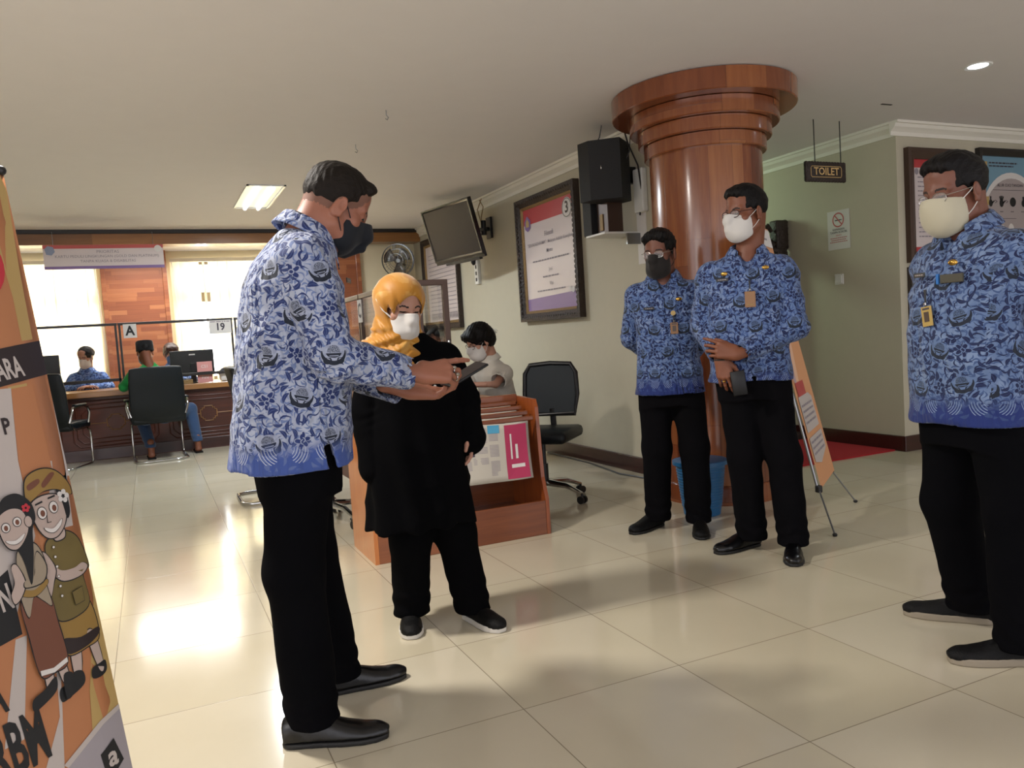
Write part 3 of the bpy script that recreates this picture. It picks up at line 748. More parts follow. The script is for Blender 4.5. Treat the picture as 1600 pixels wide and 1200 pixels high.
# screen frame: u across (towards the camera side), v up, w out of the glass
un = Vector((0.19, -0.98, 0.0)).normalized(); wn = Vector((-0.98, -0.19, 0)).normalized(); tilt = math.radians(15)
wn = (wn * math.cos(tilt) + Vector((0, 0, -1)) * math.sin(tilt)).normalized(); vn = wn.cross(un).normalized()
if vn.z < 0: vn = -vn
def tf(a, b, c=0): return tuple(un * a + vn * b + wn * c)
TW, TH = .92, .56
mb = MB(); mb.prism([(-TW / 2, -TH / 2 - .03), (TW / 2, -TH / 2 - .03), (TW / 2, TH / 2), (-TW / 2, TH / 2)], lambda a, b, c: tf(a, b, c), .03)
mb.prism([(-TW * .36, -TH * .36), (TW * .36, -TH * .36), (TW * .36, TH * .36), (-TW * .36, TH * .36)], lambda a, b, c: tf(a, b, c - .05), .05)
fr_ = MB(); frame_ring(mb, lambda a, b, c: tf(a, b, c + .028), TW, TH, .03, .014); mb.build('casing', M['tvframe'], t, True, 30)
MB().prism(rect(0, 0, TW - .05, TH - .05), lambda a, b, c: tf(a, b, .03 + c), .005).build('screen', M['screen'], t)
MB().prism(rect(0.05, -TH / 2 - .035, TW * .7, .03), lambda a, b, c: tf(a, b, .0 + c), .035).build('speaker_bar', M['blackplastic'], t)
o2 = Vector((.47, .13, .06))
MB().bb(-.03 + .47, .468, .07, .19, -.06, .16, .004).build('wall_plate', M['blackplastic'], t)
MB().tube([o2 + Vector(q) for q in ((-.02, 0, -.02), (-.16, -.06, -.04), (-.44, -.125, -.06))], .022, 10).build('wall_arm', M['steel'], t, True)
MB().tube([o2 + Vector(q) for q in ((-.1, -.04, -.09), (-.1, -.04, .06))], .028, 12).build('pivot', M['blackplastic'], t, True)
t3 = MB(); 
t3.tube([(3.30, 7.72, ZC - .03), (3.24, 7.7, 2.45), (3.28, 7.72, 2.32), (3.34, 7.76, 2.24)], .005, 8); t3.tube([(3.31, 7.8, ZC - .03), (3.35, 7.8, 2.5), (3.31, 7.78, 2.38), (3.33, 7.77, 2.2)], .005, 8)
tag(t3.build('cable', M['gold'], None, True), 'pair of thin cables looping down from the ceiling to the television arm', 'cable')
t = thing('power_strip', 'white power strip mounted upright on the wall under the television', 'power strip', (XW, 8.15, 1.83))
MB().bb(-.035, 0, -.05, .05, -.12, .14, .005).build('body', M['white'], t)
for k in range(3): MB().bb(-.038, -.03, -.018, .018, -.09 + k * .07, -.05 + k * .07, .003).build('socket', M['black_trim'], t)
MB().ell((-.05, .02, .14), (.03, .03, .05), n=12).build('plug', M['blackplastic'], t, True)

# ---------------------------------------------------------------- loudspeakers by the column
t = thing('loudspeaker', 'large black loudspeaker mounted high on the cream wall beside the column', 'loudspeaker', (3.14, 4.98, 2.26))
Rz = Matrix.Rotation(math.radians(8), 3, 'Z')
mb = MB(); poly = [(-.135, -.20), (.14, -.20), (.165, .10), (.0, .21), (-.15, .17)]
poly = [(-.17, .12), (-.17, -.0), (-.02, -.17), (.17, -.05), (.17, .14)]
mb.prism(poly, lambda a, b, c: tuple(Rz @ Vector((a, b, c))), .42); mb.v = [(v[0], v[1], v[2] - .20 + .0 * v[0]) for v in mb.v]
mb.build('cabinet', M['speaker_black'], t)
MB().ell((-.11, -.09, .02), (.006, .006, .016), n=8).build('logo_badge', M['silver'], t)
MB().bb(.16, .26, .02, .08, -.06, .06, .004).build('wall_bracket', M['blackplastic'], t)
t = thing('small_speaker', 'narrow black box speaker on a small shelf under the large loudspeaker', 'loudspeaker', (3.16, 5.26, 1.985))
MB().bb(-.05, .05, -.06, .06, -.14, .14, .004).build('cabinet', M['speaker_black'], t)
t = thing('wall_receiver', 'grey metal box beside the small speaker on the shelf', 'receiver', (3.20, 5.10, 1.985))
MB().bb(-.05, .08, -.075, .075, -.14, .16, .004).build('body', M['brownpost'], t); MB().bb(-.058, -.05, -.01, .03, -.12, .0).build('front_plate', M['gold'], t)
t = thing('wall_shelf', 'small white shelf carrying the small speaker', 'shelf', (XW, 5.1, 1.84))
MB().bb(-.30, 0, -.10, .17, -.012, .004, .002).build('board', M['white'], t); MB().bb(-.12, 0, -.12, -.10, -.09, -.01).build('bracket', M['steel'], t)
tag(MB().bb(XW - .05, XW, 4.86, 4.98, 1.97, 2.29, .012).build('wifi_router', M['white'], None), 'white plastic box with a cable on the wall left of the column', 'router')
tag(MB().bb(XW - .004, XW, 4.90, 5.02, 1.6, 2.10).build('wall_paper_notice', M['paper']), 'narrow white sheet on the wall left of the column, under the white box', 'paper')
c = MB(); c.tube([(3.06, 4.9, ZC - .02), (3.05, 4.92, 2.50), (3.03, 4.95, 2.45)], .004, 6); c.tube([(3.2, 4.85, ZC - .01), (3.24, 4.85, 2.45), (3.33, 4.87, 2.3), (3.36, 4.88, 2.1), (3.36, 4.92, 1.95)], .006, 8); c.tube([(3.28, 4.86, ZC - .01), (3.27, 4.88, 2.4), (3.25, 4.93, 2.32)], .004, 6)
tag(c.build('cable', M['black_trim'], None, True), 'dark cables hanging from the ceiling between the large loudspeaker and the column', 'cable')
tag(MB().tube([(XW - .10, 4.8, .008), (XW - .16, 5.2, .008), (XW - .08, 5.8, .008), (XW - .07, 6.6, .008)], .006, 6).build('cable', M['black_trim'], None, True), 'black cable lying along the foot of the cream wall', 'cable')
# ---------------------------------------------------------------- back service counter
t = thing('service_counter', 'long wooden service counter with carved front across the back of the hall', 'counter', (0, 10.15, 0))
MB().bb(-3.2, 1.35, 0, .04, .0, .72).build('front_panel', M['desk'], t)
MB().bb(-3.2, 1.35, -.012, .01, 0, .13, .004).build('plinth', M['base'], t)
MB().bb(-3.25, 1.4, -.06, .72, .72, .785, .006).build('worktop', M['desktop'], t)
MB().bb(-3.2, -3.16, 0, .65, 0, .72).build('side_panel', M['desk'], t); MB().bb(1.31, 1.35, 0, .65, 0, .72).build('side_panel', M['desk'], t)
fd = planef((0, 0, 0), (1, 0, 0), (0, 0, 1))
for cx_ in (-2.4, -1.4, -.40, .60):
    for (x0, x1) in ((cx_ - .46, cx_ + .46),):
        mb = MB()
        for k, (dw, dh) in enumerate(((.44, .26), (.40, .22), (.34, .17))):
            pts = [(cx_ - dw, .42 - dh + .06), (cx_ - dw + .06, .42 - dh), (cx_ + dw - .06, .42 - dh), (cx_ + dw, .42 - dh + .06), (cx_ + dw, .42 + dh - .06), (cx_ + dw - .06, .42 + dh), (cx_ - dw + .06, .42 + dh), (cx_ - dw, .42 + dh - .06)]
            mb.tube([(a, -.002, b) for a, b in pts], .008, 6, closed=True)
        mb.build('carved_moulding', M['desk'], t, True)
        st = .022; pts = []
        q = [(4, 0.8), (4, 2), (3, 2), (3, 3), (2, 3), (2, 4), (.8, 4)]
        quad = [(a * st * 1.05, b * st) for a, b in q]
        pts = quad + [(-a, b) for a, b in quad[::-1]] + [(-a, -b) for a, b in quad] + [(a, -b) for a, b in quad[::-1]]
        MB().tube([(cx_ + a, -.006, .42 + b) for a, b in pts], .006, 6, closed=True).build('carved_diamond', M['carve'], t)
    MB().tube([(cx_ + .10, -.004, .42), (cx_ + .90, -.004, .42)], .005, 6).build('inlay_line', M['carve'], t)
# partition screens with dark frames on the counter
def screen(x0, x1, label):
    t = thing('counter_screen', label, 'screen', ((x0 + x1) / 2, 10.2, .785)); hw = (x1 - x0) / 2
    MB().bb(-hw, hw, -.015, .015, .735, .765, .003).build('top_rail', M['black_trim'], t)
    MB().bb(-hw, hw, -.015, .015, .095, .13, .003).build('lower_rail', M['black_trim'], t)
    for s in (-1, 1): MB().bb(s * hw - .018 * s - .012, s * hw - .018 * s + .012, -.015, .015, 0, .74, .003).build('post', M['black_trim'], t)
    MB().bb(-hw + .03, hw - .03, -.003, .003, .13, .735).build('glass', M['glass'], t)
    return t
screen(-1.52, -.30, 'dark framed glass counter screen in front of the clerk with the pale mask')
screen(-.295, .965, 'dark framed glass counter screen between the letter A and the number 19')
screen(.975, 1.38, 'dark framed glass counter screen right of number 19')
def plate(name, label, loc, w, h, txt, size, R=(1, 0, 0), V=(0, 0, 1), mat=None):
    t = thing(name, label, 'sign', loc)
    f = planef((0, 0, 0), R, V); MB().prism(rect(0, 0, w, h), f, .004).build('card', M['paper'], t)
    mb = MB(); text_mb(mb, txt, f, size, (0, -.002), depth=.0055, bold=.03, sx=.9); mb.build('lettering', mat or M['ink'], t); return t
plate('letter_sign', 'white card with black letter A at the top of the counter screen', (-.17, 10.175, 1.45), .14, .16, 'A', .15)
t19 = plate('number_sign', 'grey card with number 19 at the top right of the counter screen', (.815, 10.175, 1.445), .25, .16, '19', .12, mat=M['print'])
mb = MB(); greek(mb, planef((0, 0, 0), (1, 0, 0), (0, 0, 1)), -.11, .11, .058, .012, 2, .005); mb.build('small_print', M['greyink'], t19)
# monitors behind the counter (we see their backs)
def monitor(label, loc, rz, w=.50, h=.33):
    t = thing('monitor', label, 'monitor', loc, rz)
    MB().bb(-w / 2, w / 2, -.012, .015, .10, .10 + h, .008).build('back_cover', M['blackplastic'], t)
    MB().bb(-w / 2 + .01, w / 2 - .01, .014, .017, .115, .09 + h).build('screen', M['screen'], t)
    MB().bb(-.03, .03, -.03, -.005, 0, .24, .004).build('stand_neck', M['blackplastic'], t)
    MB().bb(-.12, .12, -.10, .08, 0, .012, .004).build('stand_foot', M['blackplastic'], t)
    MB().bb(-.035, .035, -.0135, -.0115, .10 + h - .06, .10 + h - .045).build('maker_badge', M['white'], t)
monitor('black monitor on the counter under the number 19', (.48, 10.42, .785), .05, .50, .30)
monitor('black monitor at the left end of the counter beside the leaning banner', (-1.14, 10.45, .785), -.15, .42, .34)
def tent(label, loc, z):
    t = thing('desk_notice', label, 'notice', loc)
    f = planef((0, 0, 0), (1, 0, 0), (0, .1, 1)); MB().prism(rect(0, .06, .17, .12), f, .004).build('card', M['paper_pink'], t)
    mb = MB(); text_mb(mb, 'CS1' if z else 'PIN', f, .05, (0, .06), depth=.0055); mb.build('lettering', M['paper'], t)
tent('small pink notice plate standing on the counter in front of the monitor', (.60, 10.22, .787), 0)
tent('small pink notice plate fixed on the screen above the lower rail', (.60, 10.165, .92), 1)
t = thing('card_reader', 'small brown box with a yellow light on the counter', 'box', (.36, 10.25, .785)); MB().bb(-.06, .10, -.03, .05, 0, .05, .004).build('body', M['gold'], t)
tag(MB().ell((.90, 10.45, .875), (.13, .09, .085), n=16).build('bag', M['navy_cloth'], None, True), 'dark rounded bag on the counter right of the monitor', 'bag')
t = thing('queue_printer', 'pale rounded device on the counter edge behind the man in pale batik', 'device', (.83, 10.30, .795)); MB().bb(-.06, .12, -.07, .07, -.01, .10, .03).build('body', M['white'], t, True)
tag(MB().tube([(.80, 10.45, .87), (.86, 10.4, 1.0), (.92, 10.38, .93), (.98, 10.36, 1.02), (1.06, 10.36, 1.12)], .003, 6).build('cable', M['black_trim'], None, True), 'thin cable rising from the dark bag on the counter', 'cable')
# hung sign
t = thing('hanging_sign', 'long white and pink PRIORITAS sign hung under the beam', 'sign', (-.345, 9.98, 2.285))
w_, h_ = 1.20, .265
f = planef((0, 0, 0), (1, 0, .0), (0, 0, 1)); MB().prism(rect(0, 0, w_, h_), f, .01).build('board', M['banner_paper'], t)
MB().prism(rect(0, h_ / 2 - .02, w_, .04), lambda a, b, c: f(a, b, .0101 + c), .002).build('red_band', M['sign_red'], t)
MB().prism(rect(0, -h_ / 2 + .016, w_, .032), lambda a, b, c: f(a, b, .0101 + c), .002).build('purple_band', M['purple'], t)
mb = MB(); text_mb(mb, 'PRIORITAS', f, .048, (0.03, .055), depth=.012)
text_mb(mb, 'KARTU PEDULI LINGKUNGAN (GOLD DAN PLATINUM)', f, .042, (0.03, .005), depth=.012)
text_mb(mb, 'TANPA KUASA & DISABILITAS', f, .042, (0.03, -.048), depth=.012); mb.build('lettering', M['greyink'], t)
MB().prism([(-.57, .03), (-.52, .02), (-.485, .06), (-.50, .11), (-.55, .125), (-.585, .09)], lambda a, b, c: f(a, b, .0125 + c), .002).build('left_emblem', simple('grey_blue_print', '#8b95ac', .6), t)
MB().prism(circle2(.545, .085, .038, 20), lambda a, b, c: f(a, b, .0125 + c), .002).build('right_emblem', M['paper'], t)
for x in (-.5, .5): MB().tube([(x, .0, h_ / 2), (x, 0, 2.56 - 2.285)], .003, 6).build('hanging_wire', M['steel'], t)
# ---------------------------------------------------------------- wall fan
t = thing('wall_fan', 'grey wall fan on the cream wall above the headscarf', 'fan', (3.20, 10.38, 2.12))
MB().bb(-.05, .05, -.03, .02, -.12, .08, .01).build('wall_mount', M['steel'], t)
MB().tube([(0, -.02, -.06), (-.02, -.16, -.05), (-.03, -.22, .02)], .025, 10).build('arm', M['steel'], t, True)
ax = Vector((-.55, -.80, -.12)).normalized(); Rf = ax.to_track_quat('Z', 'Y').to_matrix(); c0 = Vector((-.12, -.30, .07))
MB().lathe([(.03, -.10), (.06, -.09), (.065, .0), (.03, .03)], c0, 20, Rf).build('motor', M['steel'], t, True)
mb = MB()
for k in range(3):
    a0 = k * 2.094; bl = []
    for i in range(7):
        a = a0 + i * .19; bl.append(c0 + Rf @ Vector((.185 * math.cos(a) * (1 - .03 * abs(i - 3)), .185 * math.sin(a), .05 + .008 * i)))
    inn = [c0 + Rf @ Vector((.03 * math.cos(a0 + i * .19), .03 * math.sin(a0 + i * .19), .04 + .004 * i)) for i in range(7)]
    mb.add(bl + inn, [(i, i + 1, 8 + i, 7 + i) for i in range(6)])
bo = mb.build('blades', M['steel'], t, True); sm_ = bo.modifiers.new('s', 'SOLIDIFY'); sm_.thickness = .003
cg = MB()
for rr_, zz in ((.215, .03), (.21, .06), (.15, .10), (.09, .11), (.15, -.02)):
    cg.tube([c0 + Rf @ Vector((rr_ * math.cos(q * PI / 16), rr_ * math.sin(q * PI / 16), zz)) for q in range(32)], .0035 if rr_ < .2 else .007, 6, closed=True)
for q in range(28):
    a = q * 2 * PI / 28; cg.tube([c0 + Rf @ Vector((r_ * math.cos(a), r_ * math.sin(a), z_)) for r_, z_ in ((.215, .03), (.16, .098), (.05, .112))], .0018, 4)
cg.build('wire_cage', M['steel'], t, True)
tag(MB().bb(-.02, .02, -.015, .02, -.03, .03, .004).tube([(0, 0, 0), (-.05, -.01, -.10), (-.05, -.01, -.14)], .004, 6).build('fan_pull_switch', M['white']), 'small switch with a pull cord under the beam above the wall fan', 'switch').location = (3.12, 10.38, 2.42)

# ---------------------------------------------------------------- side counter C with screen and end frame
t = thing('side_counter', 'wooden side counter with letter C running along the cream wall side', 'counter', (1.68, 6.5, 0))
MB().bb(-.22, -.18, -1.95, 2.2, 0, .70).build('front_panel', M['desk'], t)
MB().bb(-.26, .27, -2.0, 2.25, .70, .76, .006).build('worktop', M['desktop'], t)
MB().bb(-.22, .22, -1.95, -1.91, 0, .70).build('end_panel', M['desk'], t); MB().bb(-.22, .22, 2.16, 2.2, 0, .70).build('end_panel', M['desk'], t)
def screen_y(y0, y1, label, x=1.5):
    t = thing('counter_screen', label, 'screen', (x, (y0 + y1) / 2, .76)); hw = (y1 - y0) / 2
    MB().bb(-.015, .015, -hw, hw, .72, .755, .003).build('top_rail', M['brownpost'], t)
    MB().bb(-.015, .015, -hw, hw, .10, .13, .003).build('lower_rail', M['brownpost'], t)
    for s in (-1, 1): MB().bb(-.015, .015, s * hw - .018 * s - .012, s * hw - .018 * s + .012, 0, .73, .003).build('post', M['brownpost'], t)
    MB().bb(-.003, .003, -hw + .03, hw - .03, .13, .72).build('glass', M['glass'], t)
screen_y(6.0, 7.6, 'brown framed glass screen on the side counter, farther half')
screen_y(4.75, 5.98, 'brown framed glass screen on the side counter, nearer half')
plate('letter_sign', 'card with letter C on the side counter screen left of the headscarf', (1.478, 5.92, 1.385), .12, .17, 'C', .15, R=(0, -1, 0), mat=M['print'])
t = thing('screen_end_frame', 'narrow upright brown frame at the near end of the side counter, right of the headscarf', 'frame', (1.60, 4.56, .76))
MB().bb(-.12, .085, -.015, .015, .705, .74, .003).build('top_rail', M['brownpost'], t)
MB().bb(-.12, -.085, -.015, .015, 0, .71, .003).build('post', M['brownpost'], t); MB().bb(.05, .085, -.015, .015, 0, .71, .003).build('post', M['brownpost'], t)
MB().ell((.068, -.02, .36), (.012, .012, .012), n=10).build('knob', M['steel'], t)
MB().bb(-.085, .05, -.003, .003, .02, .705).build('glass', M['glass'], t)

# ---------------------------------------------------------------- chairs
def visitor_chair(label, loc, rz, group=None):
    """cantilever chair, sitter faces +y"""
    t = thing('visitor_chair', label, 'chair', loc, rz, group)
    mb = MB(); prof = [(-.20, .43), (-.24, .50), (-.26, .65), (-.28, .85), (-.32, 1.03)]
    W_ = .275; n = 9; vs = []
    for (y, z) in prof:
        for i in range(n):
            s = (i / (n - 1) - .5) * 2; taper = 1.0 - (.06 if z > 1 else 0)
            vs.append((s * W_ * taper, y + .02 * s * s, z - (.012 * s ** 4 if z > 1 else 0)))
    mb.add(vs, [(j * n + i, j * n + i + 1, (j + 1) * n + i + 1, (j + 1) * n + i) for j in range(len(prof) - 1) for i in range(n - 1)])
    o = mb.build('backrest', M['leather'], t, True, 60); s_ = o.modifiers.new('s', 'SOLIDIFY'); s_.thickness = .045; s_.offset = 0; b_ = o.modifiers.new('b', 'BEVEL'); b_.width = .014; b_.segments = 2
    MB().box((0, .02, .455), (.54, .50, .09), None, .03).build('seat', M['leather'], t, True, 60)
    for s in (-1, 1):
        x = s * .26
        MB().tube([(x, -.20, .46), (x, -.10, .42), (x, .16, .42), (x, .235, .38), (x, .25, .30), (x, .25, .05), (x, .22, .016), (x, .10, .014), (x, -.24, .014), (x * .85, -.30, .014), (x * .5, -.305, .014), (0, -.305, .014)], .0125, 10).build('side_tube', M['chrome'], t, True, 60)
        x = s * .30
        MB().tube([(x - s * .03, -.235, .50), (x, -.225, .60), (x, -.20, .655), (x, .05, .66), (x, .14, .64), (x, .17, .58), (x - s * .02, .17, .47)], .014, 10).build('arm_tube', M['chrome'], t, True, 60)
        MB().box((x, -.04, .675), (.05, .26, .028), None, .012).build('arm_pad', M['leather'], t, True, 60)
    return t
visitor_chair('black leather visitor chair at counter A, holding the visitor in green', (.035, 9.62, 0), .06, 'visitor chairs at the back counter')
visitor_chair('black leather visitor chair half hidden behind the leaning banner', (-.98, 9.72, 0), -.35, 'visitor chairs at the back counter')
visitor_chair('visitor chair whose chrome floor loop shows behind the legs of the man in pale batik', (.85, 6.32, 0), -PI / 2)
def office_chair(label, loc, rz, mesh=True):
    t = thing('office_chair', label, 'chair', loc, rz)
    mb = MB(); out = [(-.17, .56), (-.195, .70), (-.188, .85), (-.15, .91), (0, .92), (.15, .91), (.188, .85), (.195, .70), (.17, .56)]
    def by(x, z): return -.24 - .06 * (z - .5) + .35 * x * x
    mb.tube([(x, by(x, z), z) for x, z in out], .016, 10, closed=True); mb.build('back_frame', M['blackplastic'], t, True)
    n = 12; vs = []
    for j in range(n + 1):
        z = .57 + .34 * j / n
        for i in range(n + 1):
            s = (i / n - .5) * 2; wd = .185 if z < .83 else .185 - .04 * ((z - .83) / .08) ** 2; x = s * wd; vs.append((x, by(x, z) + .002, z))
    mb = MB(); mb.add(vs, [(j * (n + 1) + i, j * (n + 1) + i + 1, (j + 1) * (n + 1) + i + 1, (j + 1) * (n + 1) + i) for j in range(n) for i in range(n)])
    mb.build('mesh_back', M['meshback'], t, True, 60)
    MB().box((0, 0, .45), (.46, .46, .08), None, .03).build('seat', M['leather'], t, True, 60)
    MB().tube([(0, -.10, .40), (0, -.22, .40), (0, -.27, .46), (0, -.255, .60)], .022, 10).build('back_support', M['blackplastic'], t, True)
    MB().tube([(0, 0, .10), (0, 0, .25)], .028, 12).tube([(0, 0, .25), (0, 0, .42)], .018, 12).build('gas_column', M['blackplastic'], t, True)
    for k in range(5):
        a = k * 2 * PI / 5 + .3; d = Vector((math.cos(a), math.sin(a), 0))
        leg = MB().tube([d * .03 + Vector((0, 0, .12)), d * .18 + Vector((0, 0, .11)), d * .30 + Vector((0, 0, .065))], [.024, .018, .013], 10).build('leg', M['chrome'], t, True)
        nrm = Vector((-d.y, d.x, 0)); c = d * .30
        w = MB()
        for s in (-1, 1): w.tube([c + nrm * s * .008 + Vector((0, 0, .026)), c + nrm * s * .026 + Vector((0, 0, .026))], .026, 14)
        w.tube([c + Vector((0, 0, .03)), c + Vector((0, 0, .065))], .008, 8); w.build('caster', M['blackplastic'], leg, True)
    return t
m = Mat('mesh_fabric', lin('#1c2328'), 0.7); co = m.coord(); m.bump(m.noise(co, 500, 1), .4, .002); M['meshback'] = m.m
office_chair('empty black mesh office chair with chrome legs behind the newspaper rack', (2.38, 4.78, 0), 2.35)

# ---------------------------------------------------------------- newspaper rack
t = thing('newspaper_rack', 'red-brown wooden newspaper rack standing behind the woman in black', 'rack', (1.48, 3.96, 0))
RW = .51
def side(x):
    prof = [(0, 0), (.44, 0), (.44, .80), (.30, .83), (.16, .80), (.10, .74), (.10, .34), (0, .22)]
    return MB().prism([(a, b) for a, b in prof], lambda a, b, c: (x + c, a, b), .022)
prof_ = [(0, 0), (.46, 0), (.46, .745), (.34, .775), (.09, .765), (.07, .72), (.04, .32), (0, .20)]
for x in (-RW, RW - .022): MB().prism(prof_, lambda a, b, c: (x + c, a, b), .022).build('side_panel', M['rack_side'], t)
MB().bb(-RW + .022, RW - .022, .435, .455, .02, .74).build('back_panel', M['rack'], t)
MB().bb(-RW + .022, RW - .022, .0, .018, 0, .195, .003).build('front_board', M['rack'], t)
MB().bb(-RW + .022, RW - .022, .018, .435, .10, .12).build('shelf', M['rack'], t)
MB().bb(-RW + .022, RW - .022, .30, .34, .735, .785, .004).build('top_bar', M['rack'], t)
rods = [(.265, .738), (.19, .715), (.115, .690)]
mpaper = Mat('newsprint', lin('#bab4a8'), 0.85); 
for i, (yy, zz) in enumerate(rods + [(.045, .665)]):
    MB().bb(-RW + .022, RW - .05, yy - .011, yy + .011, zz - .012, zz + .012, .004).build('newspaper_rod', M['rack'], t)
def newspaper(label, y, ztop, h, front):
    n = thing('newspaper', label, 'newspaper', (1.48, 3.96, 0), group=None)
    xr = .42; xl = -.36
    mb = MB(); k = 10; vs = []
    for j in range(k + 1):
        for i in range(k + 1):
            x = xl + (xr - xl) * i / k; z = ztop - h * j / k
            vs.append((x, y - .012 - .025 * (j / k) ** 2 + .006 * math.sin(i * 1.3 + j * .4) * (j / k), z - .004 * math.sin(i * .9)))
    mb.add(vs, [(j * (k + 1) + i, (j + 1) * (k + 1) + i, (j + 1) * (k + 1) + i + 1, j * (k + 1) + i + 1) for j in range(k) for i in range(k)])
    o = mb.build('sheets', mpaper.m, n, True, 60); so = o.modifiers.new('s', 'SOLIDIFY'); so.thickness = .006; so.offset = -1
    def fy(a, b, c=0):
        j = (ztop - b) / h; i = (a - xl) / (xr - xl) * 10
        return (a, y - .0135 - .025 * j * j + .006 * math.sin(i * 1.3 + j * 10 * .4) * j - .004 - c, b - .004 * math.sin(i * .9))
    mb = MB(); rr = random.Random(int(y * 1000))
    def q4(mb, a0, a1, b0, b1, c=.001):
        m_ = max(1, int((a1 - a0) / .06)); l_ = max(1, int((b1 - b0) / .06)); vs = [fy(a0 + (a1 - a0) * i / m_, b0 + (b1 - b0) * j / l_, c) for j in range(l_ + 1) for i in range(m_ + 1)]
        mb.add(vs, [(j * (m_ + 1) + i, j * (m_ + 1) + i + 1, (j + 1) * (m_ + 1) + i + 1, (j + 1) * (m_ + 1) + i) for j in range(l_) for i in range(m_)])
    xc = xl + .03; 
    while xc < (.22 if front else .38):
        w = rr.choice((.075, .09, .10)); z = ztop - .02
        while z > ztop - h + .03:
            b = rr.uniform(.04, .09)
            if z - b < ztop - h + .02: break
            for q in range(int(b / .0075)): q4(mb, xc, min(xc + w - .012, .23 if front else .40), z - q * .0075 - .0032, z - q * .0075)
            z -= b + .014
        xc += w
    mb.build('text_columns', M['greyink'], n)
    if front:
        mb = MB(); q4(mb, .05, .085, ztop - .17, ztop - .03, .002); q4(mb, -.22, -.06, ztop - .06, ztop - .045, .002); q4(mb, -.2, -.1, ztop - .2, ztop - .15, .002); mb.build('headline', M['print'], n)
        mb = MB(); q4(mb, .27, .405, ztop - h + .01, ztop - .01, .0025); mb.build('pink_advertisement', simple('magenta_print', '#a92f55', .7), n)
        mb = MB(); q4(mb, .17, .24, ztop - .05, ztop - .005, .002); mb.build('blue_box', simple('cyan_print', '#4d9cc0', .7), n)
        mb = MB(); q4(mb, .30, .31, ztop - .20, ztop - .06, .004); q4(mb, .33, .345, ztop - .20, ztop - .12, .004); q4(mb, .30, .38, ztop - .25, ztop - .23, .004); mb.build('white_print', M['paper'], n)
    else:
        mb = MB(); q4(mb, .25, .31, ztop - .05, ztop - .01, .002); mb.build('photo_print', M['print'], n)
newspaper('open newspaper with pink advertisement hanging from the front rod of the rack', .045, .655, .32, True)
newspaper('newspaper on the second rod of the rack, mostly behind the front one', .115, .680, .28, False)
newspaper('newspaper on the third rod of the rack', .19, .705, .28, False)
newspaper('newspaper on the rearmost rod of the rack', .265, .728, .28, False)

# ---------------------------------------------------------------- blue waste bin
t = thing('waste_bin', 'blue plastic slatted waste bin at the foot of the column', 'bin', (2.93, 3.80, 0))
b = MB(); H_ = .315; n = 48
b.lathe([(.105, 0), (.108, .003), (.145, H_), (.158, H_), (.158, H_ + .012), (.140, H_ + .012), (.103, .012), (.001, .010)], n=n)
for k in range(30):
    for s in range(12):
        a = 2 * PI * s / 12; z = .06 + s * 0
for j in range(14):
    r = .108 + (.037) * (.05 + j * .017) / H_ + .001
    b.lathe([(r, .05 + j * .017), (r + .003, .053 + j * .017), (r + .003, .058 + j * .017), (r, .061 + j * .017)], n=n)
b.build('body', M['bin'], t, True, 30)
MB().lathe([(.150, H_ - .015), (.163, H_ - .012), (.163, H_ + .010), (.150, H_ + .014)], n=n).build('rim', M['bin'], t, True, 30)

# ---------------------------------------------------------------- leaning orange banner stand at right (seen nearly edge on)
def banner_frame(P0, P1, lean, height, base=0.0):
    """P0 left bottom, P1 right bottom (seen from the printed side); returns f(u,v,w)"""
    P0 = Vector(P0); P1 = Vector(P1); u = (P1 - P0).normalized(); n = Vector((0, 0, 1)).cross(u); n = -n
    v = (Vector((0, 0, 1)) * math.cos(lean) - n * math.sin(lean)).normalized()
    w = u.cross(v)
    return (lambda a, b, c=0.0: tuple(P0 + u * a + v * b + w * c)), (P1 - P0).length, u, v, w
t = thing('banner_stand', 'leaning orange banner on a thin folding stand right of the column', 'banner stand', (0, 0, 0))
f, bw, u_, v_, w__ = banner_frame((3.225, 3.15, .21), (3.66, 3.47, .21), .22, 1.5)
BH = 1.50
MB().prism(rect(bw / 2, BH / 2, bw, BH), lambda a, b, c: f(a, b, c - .002), .002).build('printed_sheet', M['orange_pale'] if 'orange_pale' in M else simple('pale_orange_print', '#cf9468', .5), t)
def strip(name, poly, mat, w=.0015): 
    mb = MB(); flat(mb, f, poly, w); return mb.build(name, mat, t)
strip('peach_ray', [(.0, .62), (.16, .50), (.34, 1.0), (.30, BH), (.0, BH)], simple('peach_print', '#dfb292', .5))
strip('figure_print', [(.02, .62), (.10, .55), (.14, .75), (.18, .95), (.08, 1.0), (.02, .9)], simple('lilac_print', '#b49aa0', .5), .0025)
strip('red_panel', [(.05, .50), (.30, .50), (.30, .58), (.05, .58)], M['red'], .003)
strip('white_panel', [(.03, .30), (.44, .30), (.44, .47), (.36, .50), (.03, .50)], M['bwhite'], .003)
strip('white_panel', [(.03, .14), (.20, .11), (.46, .16), (.46, .27), (.03, .27)], M['bwhite'], .003)
strip('white_header', [(.01, 1.38), (bw - .01, 1.38), (bw - .01, BH - .01), (.01, BH - .01)], M['paper'], .003)
mb = MB()
for k in range(4): greek(mb, f, .06, .40, .44 - k * .032, .012, k + 5, .004)
for k in range(3): greek(mb, f, .06, .42, .235 - k * .032, .012, k + 15, .004)
greek(mb, f, .1, .4, 1.42, .012, 30, .004); mb.build('small_print', M['greyink'], t)
MB().tube([f(0, .0, -.02), f(.0, BH, -.01)], .008, 8).build('side_pole', M['steel'], t, True)
mid = Vector(f(bw / 2, BH * .5, -.04))
P0_, P1_ = Vector(f(0, 0, -.015)), Vector(f(bw, 0, -.015))
feet = [(3.13, 2.98, .008), (3.79, 3.44, .008)]
